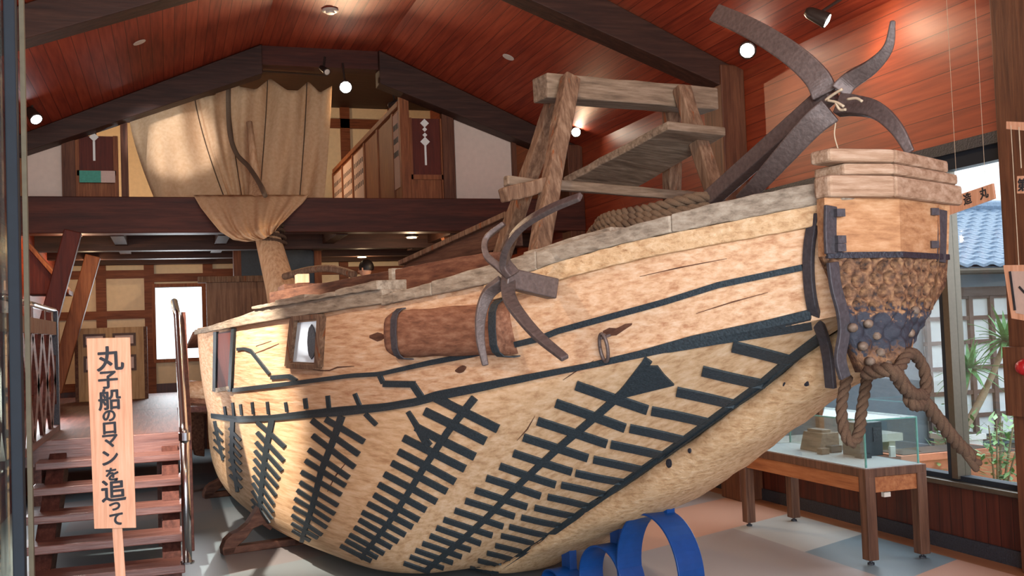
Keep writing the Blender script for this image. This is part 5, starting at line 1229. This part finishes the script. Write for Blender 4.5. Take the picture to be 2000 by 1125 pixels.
# planters and plants
def planter(p, sx, sy_, h, mat, lab):
    t = thing('planter', lab, 'planter', p); m = MB(); x, y = sx/2, sy_/2
    o = [V((-x*.85, -y*.85, 0)), V((x*.85, -y*.85, 0)), V((x*.85, y*.85, 0)), V((-x*.85, y*.85, 0))]; q = [V((-x, -y, h)), V((x, -y, h)), V((x, y, h)), V((-x, y, h))]
    m.add([p+a for a in o+q], [(0, 1, 2, 3), (0, 1, 5, 4), (1, 2, 6, 5), (2, 3, 7, 6), (3, 0, 4, 7), (4, 5, 6, 7)]); m.build('tub', mat, t)
    m = MB(); m.span(p+V((-x-.02, -y-.02, h-.05)), p+V((x+.02, -y, h))); m.span(p+V((-x-.02, y, h-.05)), p+V((x+.02, y+.02, h))); m.span(p+V((-x-.02, -y, h-.05)), p+V((-x, y, h))); m.span(p+V((x, -y, h-.05)), p+V((x+.02, y, h))); m.build('rim', mat, t)
    m = MB(); m.span(p+V((-x*.95, -y*.95, h)), p+V((x*.95, y*.95, h+.005))); m.build('earth', 'soil', t); return p+V((0, 0, h))
def gpt(px, py, z=-.05): return PZ(px, py, z)
p1 = PX(1825, 905, 5.75); p1.z = -.05; planter(p1, .9, .34, PX(1825, 878, 5.75).z+.05, 'terra', 'long terracotta planter outside, behind the right end of the glass case')
p2 = PX(1900, 905, 6.6); p2.z = -.05; planter(p2, .8, .4, PX(1900, 882, 6.6).z+.05, 'terra', 'terracotta planter outside behind the frayed rope tail')
p3 = PX(1888, 880, 6.9); p3 = V((p3.x, p3.y+.1, -.05)); tp = planter(p3, .3, .3, PX(1888, 848, 6.9).z+.05, 'whitepot', 'white square pot outside holding the tall spiky plants')
def spiky(base, top, nl, ln, lab, rw=.03, lean=0):
    t = thing('spiky_plant', lab, 'plant', base); m = MB(); m.tube(catmull([base, base.lerp(top, .5)+V((.03, 0, 0)), top], 6), [.035]*6+[.028]*7, 8); m.build('trunk', 'stem', t, smooth=True)
    mb = MB()
    for i in range(nl):
        a = i*2.39996; el = lerp(1.35, -.5, (i+.5)/nl); d = V((cos(a)*cos(el), sin(a)*cos(el), sin(el))); L = ln*random.uniform(.8, 1.1); pts = []
        for k in range(6):
            f = k/5; pts.append(top+d*(L*f)+V((0, 0, -.35*L*f*f*(cos(el)))))
        sd = d.cross(V((0, 0, 1))).normalized()
        G = [[q-sd*rw*(1-(k/5)**1.5), q+V((0, 0, -.006)), q+sd*rw*(1-(k/5)**1.5)] for k, q in enumerate(pts)]; mb.grid(G)
    mb.build('leaves', 'leaf', t)
q1 = PY(1965, 665, p3.y); spiky(tp+V((.06, 0, 0)), q1, 42, .42, 'tall spiky green plant in the white pot, its crown highest')
q2 = PY(1893, 720, p3.y+.1); spiky(tp+V((-.06, .05, 0)), q2, 34, .34, 'lower spiky plant in the white pot, left of the taller crown')
def bushy(base, h, r_, n, lab):
    t = thing('leafy_shrub', lab, 'plant', base); m = MB(); mb = MB()
    for i in range(7):
        a = random.uniform(0, 2*pi); tip = base+V((r_*cos(a)*.7, r_*sin(a)*.7, h*random.uniform(.75, 1))); m.tube([base, base.lerp(tip, .5)+V((0, 0, .05)), tip], [.012, .008, .004], 5)
        for k in range(n//7):
            f = random.uniform(.2, 1); c = base.lerp(tip, f)+V((random.uniform(-.1, .1), random.uniform(-.1, .1), random.uniform(-.05, .05))); d = V((random.uniform(-1, 1), random.uniform(-1, 1), random.uniform(-.3, .5))).normalized(); s_ = d.cross(V((0, 0, 1))).normalized()*.018
            mb.add([c, c+d*.05+s_, c+d*.11, c+d*.05-s_], [(0, 1, 2, 3)])
    m.build('stems', 'stem', t); mb.build('foliage', 'leaf2', t)
b = PX(1945, 935, 5.9); bushy(V((b.x, b.y, -.05)), .95, .28, 260, 'fine-leaved green shrub outside at the right side of the window')
b = p2+V((-.2, 0, .3)); bushy(b, .55, .2, 120, 'feathery low shrub in the terracotta planter behind the rope tail')
b = p1+V((-.2, 0, .3)); bushy(b, .25, .25, 100, 'small bedding plants in the long terracotta planter')
